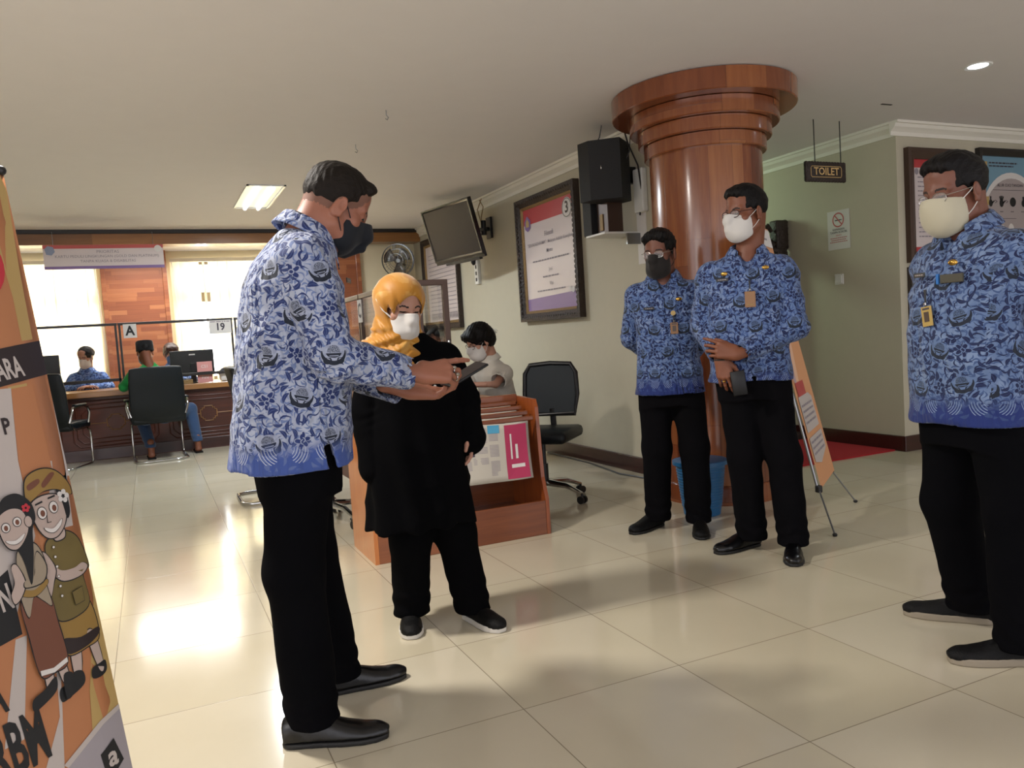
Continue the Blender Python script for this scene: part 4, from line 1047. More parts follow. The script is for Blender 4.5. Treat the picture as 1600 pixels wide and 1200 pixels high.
for s, (Pq, F) in enumerate(((P0_, feet[0]), (P1_, feet[1]))):
    MB().tube([Pq, F], .005, 8).build('front_leg', M['steel'], t, True)
    MB().ell(F, (.013, .013, .010), n=10).build('rubber_foot', M['blackplastic'], t, True)
MB().tube([mid, (3.02, 3.62, .01)], .006, 8).build('rear_leg', M['steel'], t, True)
MB().box(P0_, (.03, .03, .04), None, .006).build('corner_clip', M['blackplastic'], t); MB().box(P1_, (.02, .02, .02), None, .004).build('corner_clip', M['blackplastic'], t)
# ---------------------------------------------------------------- smooth solid modelling on a grid
class Field:
    def __init__(s, lo, hi, h):
        s.lo = np.array(lo, float); s.h = h
        s.n = np.maximum(4, np.ceil((np.array(hi) - s.lo) / h).astype(int) + 1)
        s.ax = [(s.lo[i] + h * np.arange(s.n[i])).astype(np.float32) for i in range(3)]
        s.d = np.full(s.n, 9.0, np.float32)
    def sub(s, lo, hi):
        sl = []
        for i in range(3):
            a = int(max(0, math.floor((lo[i] - s.lo[i]) / s.h))); b = int(min(s.n[i], math.ceil((hi[i] - s.lo[i]) / s.h) + 1))
            if b <= a: return None, None
            sl.append(slice(a, b))
        g = (s.ax[0][sl[0]][:, None, None], s.ax[1][sl[1]][None, :, None], s.ax[2][sl[2]][None, None, :])
        return tuple(sl), g
    def _op(s, lo, hi, fn, k, mode):
        m = k + 3 * s.h
        sl, g = s.sub(np.array(lo) - m, np.array(hi) + m)
        if sl is None: return s
        d = fn(*g); a = s.d[sl]; k = max(k, 1e-5)
        if mode == 'add':
            h = np.maximum(k - np.abs(a - d), 0) / k; s.d[sl] = np.minimum(a, d) - h * h * k * .25
        elif mode == 'cut':
            d = -d; h = np.maximum(k - np.abs(a - d), 0) / k; s.d[sl] = np.maximum(a, d) + h * h * k * .25
        return s
    def cone(s, a, b, ra, rb, k=.01, mode='add', flat=None):
        """tapered capsule; flat=(dir, factor) squeezes along dir"""
        a = np.array(a, float); b = np.array(b, float); ba = b - a; L2 = max(ba @ ba, 1e-9); R = max(ra, rb)
        if flat: fd = np.array(flat[0], float); fd /= np.linalg.norm(fd); ff = flat[1]
        def fn(x, y, z):
            px, py, pz = x - a[0], y - a[1], z - a[2]
            t = np.clip((px * ba[0] + py * ba[1] + pz * ba[2]) / L2, 0, 1)
            qx, qy, qz = px - t * ba[0], py - t * ba[1], pz - t * ba[2]
            if flat:
                c = qx * fd[0] + qy * fd[1] + qz * fd[2]; e = c * (1 / ff - 1)
                return (np.sqrt((qx + e * fd[0]) ** 2 + (qy + e * fd[1]) ** 2 + (qz + e * fd[2]) ** 2) - (ra + (rb - ra) * t)) * (ff if ff < 1 else 1)
            return np.sqrt(qx * qx + qy * qy + qz * qz) - (ra + (rb - ra) * t)
        return s._op(np.minimum(a, b) - R, np.maximum(a, b) + R, fn, k, mode)
    def chain(s, pts, rs, k=.01, kk=.01, **kw):
        for i in range(len(pts) - 1): s.cone(pts[i], pts[i + 1], rs[i], rs[i + 1], kk if i else k, **kw)
        return s
    def ell(s, c, r, k=.01, mode='add', R=None):
        c = np.array(c, float); r = np.array(r, float); m = min(r); Rm_ = np.array(R) if R is not None else None; B = max(r) if R is not None else r
        def fn(x, y, z):
            px, py, pz = x - c[0], y - c[1], z - c[2]
            if Rm_ is not None: px, py, pz = (Rm_[0, i] * px + Rm_[1, i] * py + Rm_[2, i] * pz for i in range(3))
            k0 = np.sqrt((px / r[0]) ** 2 + (py / r[1]) ** 2 + (pz / r[2]) ** 2)
            k1 = np.sqrt((px / r[0] ** 2) ** 2 + (py / r[1] ** 2) ** 2 + (pz / r[2] ** 2) ** 2)
            return k0 * (k0 - 1) / np.maximum(k1, 1e-6)
        return s._op(c - B, c + B, fn, k, mode)
    def box(s, c, hs, rad=.004, k=.005, mode='add', R=None):
        c = np.array(c, float); hs = np.array(hs, float); Rm_ = np.array(R) if R is not None else None; B = np.linalg.norm(hs) if R is not None else hs
        def fn(x, y, z):
            px, py, pz = x - c[0], y - c[1], z - c[2]
            if Rm_ is not None: px, py, pz = (Rm_[0, i] * px + Rm_[1, i] * py + Rm_[2, i] * pz for i in range(3))
            qx, qy, qz = np.abs(px) - hs[0] + rad, np.abs(py) - hs[1] + rad, np.abs(pz) - hs[2] + rad
            return np.sqrt(np.maximum(qx, 0) ** 2 + np.maximum(qy, 0) ** 2 + np.maximum(qz, 0) ** 2) + np.minimum(np.maximum(qx, np.maximum(qy, qz)), 0) - rad
        return s._op(c - B, c + B, fn, k, mode)
    def loft(s, lev, k=.01, mode='add', p=2.3):
        """stack of (z, cx, cy, rx, ry), rising z"""
        lev = np.array(lev, float); Z = lev[:, 0]
        def fn(x, y, z):
            zz = np.clip(z, Z[0], Z[-1]); cx, cy, rx, ry = (np.interp(zz, Z, lev[:, i]).astype(np.float32) for i in (1, 2, 3, 4))
            u = np.abs((x - cx) / rx); v = np.abs((y - cy) / ry)
            q = (u ** p + v ** p) ** (1 / p)
            d = (q - 1) * np.minimum(rx, ry)
            return np.maximum(d, np.maximum(z - Z[-1], Z[0] - z))
        lo = [min(lev[:, 1] - lev[:, 3]), min(lev[:, 2] - lev[:, 4]), Z[0]]; hi = [max(lev[:, 1] + lev[:, 3]), max(lev[:, 2] + lev[:, 4]), Z[-1]]
        return s._op(lo, hi, fn, k, mode)
    def plane_cut(s, p, n, k=.002):
        """removes the side the normal points to"""
        n = np.array(n, float); n /= np.linalg.norm(n); p = np.array(p, float)
        x, y, z = s.ax[0][:, None, None], s.ax[1][None, :, None], s.ax[2][None, None, :]
        d = (x - p[0]) * n[0] + (y - p[1]) * n[1] + (z - p[2]) * n[2]
        h = np.maximum(k - np.abs(s.d - d), 0) / k; s.d = (np.maximum(s.d, d) + h * h * k * .25).astype(np.float32)
        return s
    def warp(s, fn):
        x, y, z = s.ax[0][:, None, None], s.ax[1][None, :, None], s.ax[2][None, None, :]
        s.d = (s.d + fn(x, y, z)).astype(np.float32); return s
    def mesh(s):
        """surface nets"""
        d = s.d; ins = d < 0; nx, ny, nz = d.shape
        cnt = np.zeros((nx - 1, ny - 1, nz - 1), np.int8)
        for i in (0, 1):
            for j in (0, 1):
                for k in (0, 1): cnt += ins[i:nx - 1 + i, j:ny - 1 + j, k:nz - 1 + k]
        act = (cnt > 0) & (cnt < 8); I = np.argwhere(act)
        if len(I) == 0: return np.zeros((0, 3)), np.zeros((0, 4), int)
        idx = np.full(act.shape, -1, np.int64); idx[act] = np.arange(len(I))
        P = np.zeros((len(I), 3)); C = np.zeros(len(I)); cs = [(i, j, k) for i in (0, 1) for j in (0, 1) for k in (0, 1)]
        val = {c: d[I[:, 0] + c[0], I[:, 1] + c[1], I[:, 2] + c[2]] for c in cs}
        for a in cs:
            for ax_ in range(3):
                if a[ax_] == 0:
                    b = list(a); b[ax_] = 1; b = tuple(b); va, vb = val[a], val[b]; m = (va < 0) != (vb < 0)
                    t = np.where(m, va / np.where(m, va - vb, 1), 0); p = np.tile(np.array(a, float), (len(I), 1)); p[:, ax_] += t
                    P[m] += p[m]; C[m] += 1
        V = s.lo + (I + P / C[:, None]) * s.h
        F = []
        for ax_ in range(3):
            o = [q for q in range(3) if q != ax_]
            sl0 = [slice(1, None)] * 3; 
            A = [slice(1, -1)] * 3; A[ax_] = slice(0, -1); B = [slice(1, -1)] * 3; B[ax_] = slice(1, None)
            a = ins[tuple(A)]; b = ins[tuple(B)]; m = a != b; J = np.argwhere(m)
            if len(J) == 0: continue
            fl = a[m]; base = J.copy(); base[:, o[0]] += 1; base[:, o[1]] += 1
            def cell(du, dv):
                q = base.copy(); q[:, o[0]] -= du; q[:, o[1]] -= dv; return idx[q[:, 0], q[:, 1], q[:, 2]]
            q = np.stack([cell(1, 1), cell(0, 1), cell(0, 0), cell(1, 0)], 1)
            if ax_ == 1: fl = ~fl
            q[~fl] = q[~fl][:, ::-1]; F.append(q)
        return V, np.concatenate(F)

def relax(V, F, it=2, lam=.5):
    e = np.concatenate([F[:, [0, 1]], F[:, [1, 2]], F[:, [2, 3]], F[:, [3, 0]]]); e = np.concatenate([e, e[:, ::-1]])
    for _ in range(it):
        S_ = np.zeros_like(V); N_ = np.bincount(e[:, 0], minlength=len(V)).astype(float)
        for c in range(3): S_[:, c] = np.bincount(e[:, 0], V[e[:, 1], c], minlength=len(V))
        V = V + lam * (S_ / np.maximum(N_, 1)[:, None] - V)
    return V
def to_obj(name, parts, mats, parent=None, uvs=None, T=None):
    """parts: list of (V, F, material index array or int)"""
    Vs, Fs, Ms, o = [], [], [], 0
    for V, F, mi in parts:
        Vs.append(V); Fs.append(F + o); o += len(V); Ms.append(np.full(len(F), mi) if np.isscalar(mi) else mi)
    V = np.concatenate(Vs); F = np.concatenate(Fs); Mi = np.concatenate(Ms)
    if T is not None: V = V @ np.array(T.to_3x3()).T + np.array(T.translation)
    me = bpy.data.meshes.new(name); me.vertices.add(len(V)); me.vertices.foreach_set('co', V.astype(np.float32).ravel())
    me.loops.add(len(F) * 4); me.loops.foreach_set('vertex_index', F.astype(np.int32).ravel())
    me.polygons.add(len(F)); me.polygons.foreach_set('loop_start', np.arange(0, len(F) * 4, 4, dtype=np.int32))
    try: me.polygons.foreach_set('loop_total', np.full(len(F), 4, dtype=np.int32))
    except Exception: pass
    for m in (mats if isinstance(mats, (list, tuple)) else [mats]): me.materials.append(m)
    me.polygons.foreach_set('material_index', Mi.astype(np.int32))
    me.update(calc_edges=True); me.polygons.foreach_set('use_smooth', np.ones(len(F), bool))
    if uvs is not None:
        l = me.uv_layers.new(name='UVMap'); l.data.foreach_set('uv', uvs.astype(np.float32).ravel())
    me.validate()
    ob = bpy.data.objects.new(name, me); COL.objects.link(ob)
    if parent is not None: ob.parent = parent
    return ob
A3 = lambda *v: np.array(v, float)
def unit(v): v = np.array(v, float); return v / np.linalg.norm(v)
# ---------------------------------------------------------------- figures
# person frame: x = the person's left is -x, right is +x, y forward, z up, origin on the floor
HEAD_H = .0036
def head_matrix(pos, yaw=0, pitch=0, roll=0, s=1.0):
    """yaw turns the face to the person's left (positive), pitch looks down (negative)"""
    return Matrix.Translation(Vector(pos)) @ Matrix.Rotation(yaw, 4, 'Z') @ Matrix.Rotation(pitch, 4, 'X') @ Matrix.Rotation(roll, 4, 'Y') @ Matrix.Scale(s, 4)
def head_field(neck_to, fat=0.0, h=HEAD_H, neck_r=.056, female=False):
    """head local frame: ears at origin height, face +y; neck_to is the neck base in this frame"""
    nt = A3(*neck_to)
    lo = np.minimum(A3(-.10, -.13, -.14), nt - A3(.08, .08, .15)); hi = np.maximum(A3(.10, .14, .14), nt + .08)
    f = Field(lo, hi, h); w = fat
    f.ell((0, -.020, .045), (.075, .096, .084), .02)
    f.ell((0, .022, -.025), (.060 + w, .062, .080), .03)
    f.cone((-.030, .040, -.088), (.030, .040, -.088), .026 + w, .026 + w, .03)
    f.cone((-.055 - w, -.005, -.055), (-.030, .045, -.090), .020, .020, .03); f.cone((.055 + w, -.005, -.055), (.030, .045, -.090), .020, .020, .03)
    f.ell((0, .066, -.098), (.018, .014, .014), .02)
    for s in (-1, 1):
        f.ell((s * .040, .050, -.020), (.023 + w, .021, .021), .02)
        f.ell((s * .031, .088, .010), (.021, .014, .012), .014, 'cut')
        f.ell((s * .031, .0695, .006), (.0135, .0125, .0115), .004)
        f.cone((s * .018, .083, .009), (s * .044, .074, .008), .0035, .003, .004)
    f.cone((-.045, .066, .027), (0, .080, .024), .011, .012, .015); f.cone((.045, .066, .027), (0, .080, .024), .011, .012, .015)
    f.ell((0, .045, .070), (.055, .040, .045), .03)
    f.cone((0, .082, .016), (0, .104, -.026), .0075, .0115, .012); f.ell((0, .106, -.031), (.0115, .010, .009), .006)
    for s in (-1, 1): f.ell((s * .0125, .093, -.033), (.0085, .010, .0075), .005)
    f.cone((-.018, .076, -.062), (.018, .076, -.062), .0075, .0075, .006, flat=((0, 0, 1), .7)); f.cone((-.015, .075, -.074), (.015, .075, -.074), .008, .008, .006)
    f.box((0, .090, -.068), (.022, .02, .0012), .001, .003, 'cut')
    for s in (-1, 1):
        f.ell((s * .082, -.012, -.002), (.0085, .021, .034), .005, R=np.array(Matrix.Rotation(s * -.35, 3, 'Z') @ Matrix.Rotation(-.18, 3, 'X')))
        f.ell((s * .092, -.006, .003), (.0068, .0115, .019), .003, 'cut'); f.ell((s * .085, .004, -.003), (.004, .005, .007), .003)
        f.ell((s * .083, -.004, -.026), (.006, .008, .009), .004)
    f.cone((0, -.030, -.045), nt, neck_r, neck_r + .006, .03)
    f.cone((0, -.055, -.02), nt + A3(0, -.02, 0), .045, .05, .03); f.cone(nt, nt + A3(0, .022, -.075), neck_r + .004, neck_r + .002, .02)
    return f
def head_mesh(f, brow=True):
    V, F = f.mesh(); V = relax(V, F, 1, .4)
    c = V[F].mean(1); mi = np.zeros(len(F), int)
    X_, Y_, Z_ = np.abs(c[:, 0]), c[:, 1], c[:, 2]
    if brow:
        bz = .0245 + .0045 * np.sin(np.clip((X_ - .014) / .038, 0, 1) * PI)
        mi[(X_ > .014) & (X_ < .050) & (np.abs(Z_ - bz) < .0036) & (Y_ > .055)] = 1
    mi[(X_ > .019) & (X_ < .044) & (np.abs(Z_ - .0045) < .0032) & (Y_ > .06)] = 2
    mi[(X_ < .022) & (Z_ < -.056) & (Z_ > -.081) & (Y_ > .077)] = 3
    return V, F, mi
def hair_field(style, h=HEAD_H):
    f = Field((-.12, -.16, -.14), (.12, .15, .18), h)
    if style == 'fade':
        f.ell((0, -.022, .050), (.0785, .0985, .090), .02); f.ell((0, -.010, .085), (.066, .092, .058), .03)
        f.cone((-.028, .072, .098), (.028, .072, .098), .020, .020, .03)
        f.plane_cut((0, .058, .060), (0, .80, -.60), .01); f.plane_cut((0, -.06, -.028), (0, .50, -.86), .012)
        f.ell((0, .10, .035), (.075, .065, .058), .008, 'cut')
        for s in (-1, 1): f.ell((s * .09, .03, -.022), (.045, .034, .050), .008, 'cut')
        amp = .0016
    elif style == 'side':
        f.ell((0, -.020, .054), (.083, .103, .092), .02); f.ell((-.012, .040, .105), (.060, .050, .034), .03); f.cone((-.045, .055, .098), (.05, .062, .090), .022, .020, .03)
        f.plane_cut((0, -.06, -.045), (0, .45, -.9), .012)
        f.ell((0, .108, .016), (.072, .062, .068), .008, 'cut')
        for s in (-1, 1): f.ell((s * .09, .035, -.030), (.05, .042, .058), .008, 'cut')
        amp = .003
    elif style == 'crew':
        f.ell((0, -.020, .052), (.081, .101, .093), .02); f.ell((0, .020, .108), (.062, .070, .034), .03); f.cone((-.034, .066, .100), (.036, .062, .102), .018, .018, .02)
        f.plane_cut((0, -.06, -.050), (0, .42, -.9), .012)
        f.ell((0, .106, .030), (.070, .060, .062), .008, 'cut')
        for s in (-1, 1): f.ell((s * .09, .034, -.024), (.05, .040, .056), .008, 'cut')
        amp = .002
    elif style == 'bun':
        f.ell((0, -.022, .052), (.090, .110, .095), .02); f.ell((0, -.105, .040), (.066, .055, .058), .03)
        f.ell((0, .108, -.006), (.064, .060, .066), .01, 'cut'); f.plane_cut((0, -.06, -.065), (0, .3, -.95), .015)
        for s in (-1, 1): f.ell((s * .09, .04, -.045), (.05, .045, .055), .01, 'cut')
        amp = .003
    elif style == 'bob':
        f.ell((0, -.022, .052), (.098, .116, .100), .02); f.ell((0, -.065, -.005), (.088, .078, .075), .04); f.cone((-.05, .07, .08), (.05, .07, .08), .030, .030, .03)
        f.ell((0, .118, -.025), (.066, .068, .082), .01, 'cut'); f.plane_cut((0, -.06, -.085), (0, .35, -.93), .02)
        for s in (-1, 1): f.ell((s * .09, .05, -.07), (.05, .05, .06), .01, 'cut')
        amp = .004
    f.warp(lambda x, y, z: amp * (np.sin(x * 420 + 5 * np.sin(y * 31 + z * 27)) * .5 + np.sin(x * 190 + z * 160 + y * 145) * .35 + np.sin(x * 90 - z * 130 + y * 75) * .3))
    return f
def mask_obj(t, T, mat, kind='cup', loops=True, loopmat=None):
    """fitted face mask over nose and chin; local head frame"""
    f = Field((-.095, -.03, -.16), (.095, .155, .04), .0032)
    f.ell((0, .024, -.040), (.068, .076, .088), .02); f.cone((-.028, .040, -.088), (.028, .040, -.088), .034, .034, .03)
    f.cone((0, .085, .012), (0, .104, -.022), .013, .014, .02)
    if kind == 'cup':
        f.chain([A3(0, .102, -.004), A3(0, .122, -.034), A3(0, .118, -.070), A3(0, .072, -.112)], [.008, .008, .009, .012], .060, .01)
        top = ((0, .104, .006), (0, -.36, .93)); back = ((0, .020, -.04), (0, -.95, .25)); bot = ((0, .060, -.130), (0, -.50, -.86))
    elif kind == 'boat':
        f.chain([A3(0, .102, -.002), A3(0, .116, -.026), A3(0, .114, -.066), A3(0, .072, -.100)], [.010, .009, .010, .010], .05, .02)
        top = ((0, .102, .004), (0, -.24, .97)); back = ((0, .022, -.04), (0, -.97, .10)); bot = ((0, .062, -.130), (0, -.55, -.83))
    if kind == 'boat': f.ell((0, .070, -.080), (.048, .042, .042), .03)
    if kind == 'flat':
        f.ell((0, .072, -.050), (.054, .050, .066), .05)
        top = ((0, .102, .002), (0, -.16, .98)); back = ((0, .022, -.04), (0, -.98, .05)); bot = ((0, .060, -.128), (0, -.50, -.86))
    for p, n in (top, back, bot): f.plane_cut(p, n, .002)
    if kind == 'flat': f.warp(lambda x, y, z: .0004 * np.sin(x * 90))
    f.warp(lambda x, y, z: .0004 * np.sin(x * 130 + z * 90))
    V, F = f.mesh(); V = relax(V, F, 1, .3); o = to_obj('face_mask', [(V, F, 0)], mat, t, T=T)
    if loops:
        for s in (-1, 1):
            for e, tgt in (((s * .066, .034, -.016), (s * .083, -.008, .026)), ((s * .062, .030, -.078), (s * .084, -.010, -.028))):
                mid = ((e[0] + tgt[0]) / 2 + s * .005, (e[1] + tgt[1]) / 2, (e[2] + tgt[2]) / 2)
                MB().tube([e, mid, tgt], .0016, 6).build('ear_loop', loopmat or mat, o, True, T=T)
    return o
def glasses_obj(t, T, frame, w=.0015, sz=(.024, .017), down=0.0):
    g = MB()
    for s in (-1, 1):
        c = (s * .034, .094 , .004 - down)
        pts = []
        for k in range(24):
            a = 2 * PI * k / 24; x = abs(math.cos(a)) ** .8 * (1 if math.cos(a) > 0 else -1) * sz[0]; z = abs(math.sin(a)) ** .8 * (1 if math.sin(a) > 0 else -1) * sz[1]
            pts.append((c[0] + x, c[1] - .35 * abs(c[0] + x) * .5 + .006 , c[2] + z))
        g.tube(pts, w, 6, closed=True)
        g.tube([(s * .058, .090, .010 - down), (s * .077, .070, .012 - down), (s * .084, .0, .016), (s * .086, -.022, .006)], w * .9, 6)
        MB().add(pts, [tuple(range(24))]).build('lens', M['lens'], t, T=T)
    g.tube([(-.011, .096, .006 - down), (0, .100, .009 - down), (.011, .096, .006 - down)], w, 6)
    return g.build('glasses', frame, t, True, T=T)

def hand_field(wrist, fwd, nrm, curls, thumb, s=1.0, h=.0024, spread=.08, right=True, forearm=None, rw=.027):
    """wrist position, direction of the palm, normal out of the back of the hand, curl angles per finger (3 joints)"""
    f_ = unit(fwd); n_ = unit(np.array(nrm) - f_ * (np.array(nrm) @ f_)); side = np.cross(f_, n_)  # toward little finger for right hand?
    if not right: side = -side
    # side points away from the thumb
    w = A3(*wrist); P = lambda a, b, c: w + s * (f_ * a + side * b + n_ * c)
    F_ = Field(w - .22 * s - (.0 if forearm is None else 0), w + .22 * s, h) if False else None
    segs = []   # (a, b, ra, rb, k)
    palm0 = P(.0, 0, 0)
    roots = [P(.088, -.030, .002), P(.093, -.009, .004), P(.088, .012, .003), P(.080, .030, 0)]
    lens = [(.042, .026, .021), (.047, .030, .022), (.043, .028, .021), (.034, .021, .019)]
    rad = [(.0092, .0082, .0072)] * 3 + [(.0080, .0070, .0062)]
    for i, (r, L, rd) in enumerate(zip(roots, lens, rad)):
        a = 0; p = r; sp = (i - 1.5) * spread
        segs.append((P(.02, (-.018, -.006, .006, .016)[i], 0), r, .0135 * s, .0115 * s, .012))
        for j in range(3):
            a += curls[i][j]; d = (f_ * math.cos(sp) + side * math.sin(sp)) * math.cos(a) - n_ * math.sin(a)
            q = p + d * L[j] * s; segs.append((p, q, rd[j] * 1.04 * s, (rd[j + 1] if j < 2 else rd[2] * .88) * s, .004)); p = q
        lens_end = p
    t0 = P(.018, -.024, -.004); d1 = f_ * thumb[0][0] - side * thumb[0][1] - n_ * thumb[0][2]; d1 = unit(d1); t1 = t0 + d1 * .044 * s
    d2 = unit(f_ * thumb[1][0] - side * thumb[1][1] - n_ * thumb[1][2]); t2 = t1 + d2 * .032 * s; d3 = unit(d2 + (d2 - d1) * .4); t3 = t2 + d3 * .026 * s
    segs += [(P(.01, -.008, -.002), t0, .016 * s, .016 * s, .015), (t0, t1, .016 * s, .0115 * s, .014), (t1, t2, .0112 * s, .0100 * s, .004), (t2, t3, .0100 * s, .0082 * s, .004)]
    segs.append((P(.012, -.012, -.003), P(.075, -.022, -.002), .015 * s, .0125 * s, .014)); segs.append((P(.012, .014, -.003), P(.068, .024, -.003), .015 * s, .0115 * s, .014))
    fa = w - f_ * .05 * s if forearm is None else A3(*forearm)
    pts = np.array([q for sgm in segs for q in (sgm[0], sgm[1])] + [fa, w])
    F_ = Field(pts.min(0) - .035, pts.max(0) + .035, h)
    F_.cone(fa, w, rw * s * 1.15, rw * s * .92, .01, flat=(n_, .8)); F_.cone(w, P(.03, 0, 0), rw * s * .85, .024 * s, .02, flat=(n_, .7))
    for a, b, ra, rb, k in segs: F_.cone(a, b, ra, rb, k * s)
    return F_, dict(P=P, roots=roots, f=f_, n=n_, side=side)
REL = ((.25, .35, .25), (.3, .4, .3), (.35, .45, .3), (.4, .45, .3))

def box_uv(V, F, wobble=.02):
    """lay the print on by the dominant direction of each face"""
    p = V[F]; n = np.cross(p[:, 2] - p[:, 0], p[:, 3] - p[:, 1]); n /= np.linalg.norm(n, axis=1)[:, None] + 1e-12
    a = np.abs(n) * A3(1.0, 1.05, .72); k = a.argmax(1); uv = np.zeros((len(F), 4, 2))
    for j, (u, v, off) in enumerate(((1, 2, .61), (0, 2, 0), (0, 1, .23))):
        m = k == j; uv[m, :, 0] = p[m][:, :, u] + off; uv[m, :, 1] = p[m][:, :, v] + (3.0 if j == 2 else 0)
    return uv.reshape(-1, 2)

def folds(seed=0, a=.004, zf=1.0):
    r = np.random.RandomState(seed); w = [(r.uniform(-14, 14), r.uniform(-14, 14), r.uniform(8, 34) * zf, r.uniform(0, 6), r.uniform(2, 6), r.uniform(0, 6)) for _ in range(5)]
    def fn(x, y, z):
        t = 0
        for (p, q, s, ph, wv, ph2) in w: t = t + np.sin(p * x + q * y + s * z + ph + 1.4 * np.sin(wv * (x - y) * 3 + z * wv + ph2))
        t = t / 2.2
        return a * (1 - np.abs(t)) * -1 + a * .5
    return fn

def sleeve(f, pts, rs, fold=.003, cuff=True, k=.05):
    f.chain(pts, rs, k, .02)
    return f
def make_shirt(t, name, mat, levels, arms, h=.0065, hem=None, fold_a=.004, seed=1, opening=None, cut=None, k=.05, uvoff=0, cuffcut=True, extra=None, gather=True, neckv=None):
    """levels: torso loft; arms: [(pts, radii)]"""
    P = [np.array([(l[1], l[2], l[0]) for l in levels])] + [np.array(a[0]) for a in arms]
    lo = np.min([p.min(0) for p in P], 0) - .12; hi = np.max([p.max(0) for p in P], 0) + .12
    for l in levels: lo[0] = min(lo[0], l[1] - l[3] - .04); hi[0] = max(hi[0], l[1] + l[3] + .04); lo[1] = min(lo[1], l[2] - l[4] - .04); hi[1] = max(hi[1], l[2] + l[4] + .04)
    lo[2] = min(l[0] for l in levels) - .03
    for a in arms: lo[2] = min(lo[2], min(p[2] for p in a[0]) - .09)
    f = Field(lo, hi, h); f.loft(levels, .03)
    if extra: extra(f)
    for pts, rs in arms:
        g = Field(lo, hi, h); g.chain([A3(*p) for p in pts], rs, .02, .02)
        if cuffcut:
            a, b = A3(*pts[-2]), A3(*pts[-1]); d = unit(b - a); g.plane_cut(b, d, .003); g.cone(b - d * .045, b + d * .03, rs[-1] * .86, rs[-1] * .86, .002, 'cut')
        hh = np.maximum(k - np.abs(f.d - g.d), 0) / k
        # blend only near the shoulder, plain union further down the sleeve
        sh = A3(*pts[0]); x, y, z = f.ax[0][:, None, None], f.ax[1][None, :, None], f.ax[2][None, None, :]
        wgt = np.clip(1.25 - np.sqrt((x - sh[0]) ** 2 + (y - sh[1]) ** 2 + (z - sh[2]) ** 2) / .16, 0.12, 1)
        f.d = (np.minimum(f.d, g.d) - hh * hh * k * .25 * wgt).astype(np.float32)
    # creases gathered at the inside of elbows, along the sleeve axis
    fn = folds(seed, fold_a * 1.5); f.warp(fn)
    for pts, rs in arms:
        for pi in range(1, len(pts) - 1):
            e = A3(*pts[pi])
            if gather:
                ba = unit(A3(*pts[min(pi + 1, len(pts) - 1)]) - A3(*pts[pi - 1]))
                f.warp(lambda x, y, z: fold_a * .9 * np.sin(((x - e[0]) * ba[0] + (y - e[1]) * ba[1] + (z - e[2]) * ba[2]) * 130 + 3 * np.sin(x * 30 + z * 25)) * np.exp(-((x - e[0]) ** 2 + (y - e[1]) ** 2 + (z - e[2]) ** 2) / .007))
    if hem is not None:
        # hollow the hem a little so that it reads as cloth
        z0 = levels[0][0]; l0 = levels[0]; f.loft([(z0 - .02, l0[1], l0[2], l0[3] - .012, l0[4] - .012), (z0 + .03, l0[1], l0[2], l0[3] - .012, l0[4] - .012)], .004, 'cut')
    if cut: cut(f)
    if neckv:
        q = A3(*neckv); f.plane_cut(q + A3(0, 0, .018), (0, .25, 1), .004); f.cone(q + A3(0, .060, .03), q + A3(0, .125, -.085), .046, .006, .006, mode='cut')
    V, F = f.mesh()
    uv = box_uv(V, F); uv[:, 0] += uvoff
    return to_obj(name, [(V, F, 0)], mat, t, uv)
def make_trousers(t, mat, waist, legs, h=.007, seed=5, fold_a=.004, extra=None, drop=0.0):
    """waist loft levels, legs [(pts, radii)]"""
    P = np.array([(l[1], l[2], l[0]) for l in waist] + [p for a in legs for p in a[0]])
    f = Field(P.min(0) - .19, P.max(0) + .19, h); f.loft(waist, .03)
    for pts, rs in legs: f.chain([A3(*p) for p in pts], rs, .04, .03)
    if extra: extra(f)
    f.warp(folds(seed, fold_a, .6))
    for pts, rs in legs:
        a = A3(*pts[-1]); 
        f.warp(lambda x, y, z: .0018 * np.sin(z * 95 + 2.5 * np.sin(x * 25 + y * 18)) * np.exp(-((z - a[2] - .06) / .07) ** 2))
    z0 = min(p[-1][2] if False else a[0][-1][2] for a in legs)
    zc = min(a[0][-1][2] for a in legs); 
    f.warp(lambda x, y, z: 0 * z)
    for pts, rs in legs:
        b = A3(*pts[-1])
        x, y, z = f.ax[0][:, None, None], f.ax[1][None, :, None], f.ax[2][None, None, :]
        near = ((x - b[0]) ** 2 + (y - b[1]) ** 2 < (rs[-1] * 1.7) ** 2) & (z < b[2] + .05)
        f.d = np.where(near, np.maximum(f.d, b[2] - z), f.d).astype(np.float32)
    V, F = f.mesh(); return to_obj('trousers', [(V, F, 0)], mat, t)
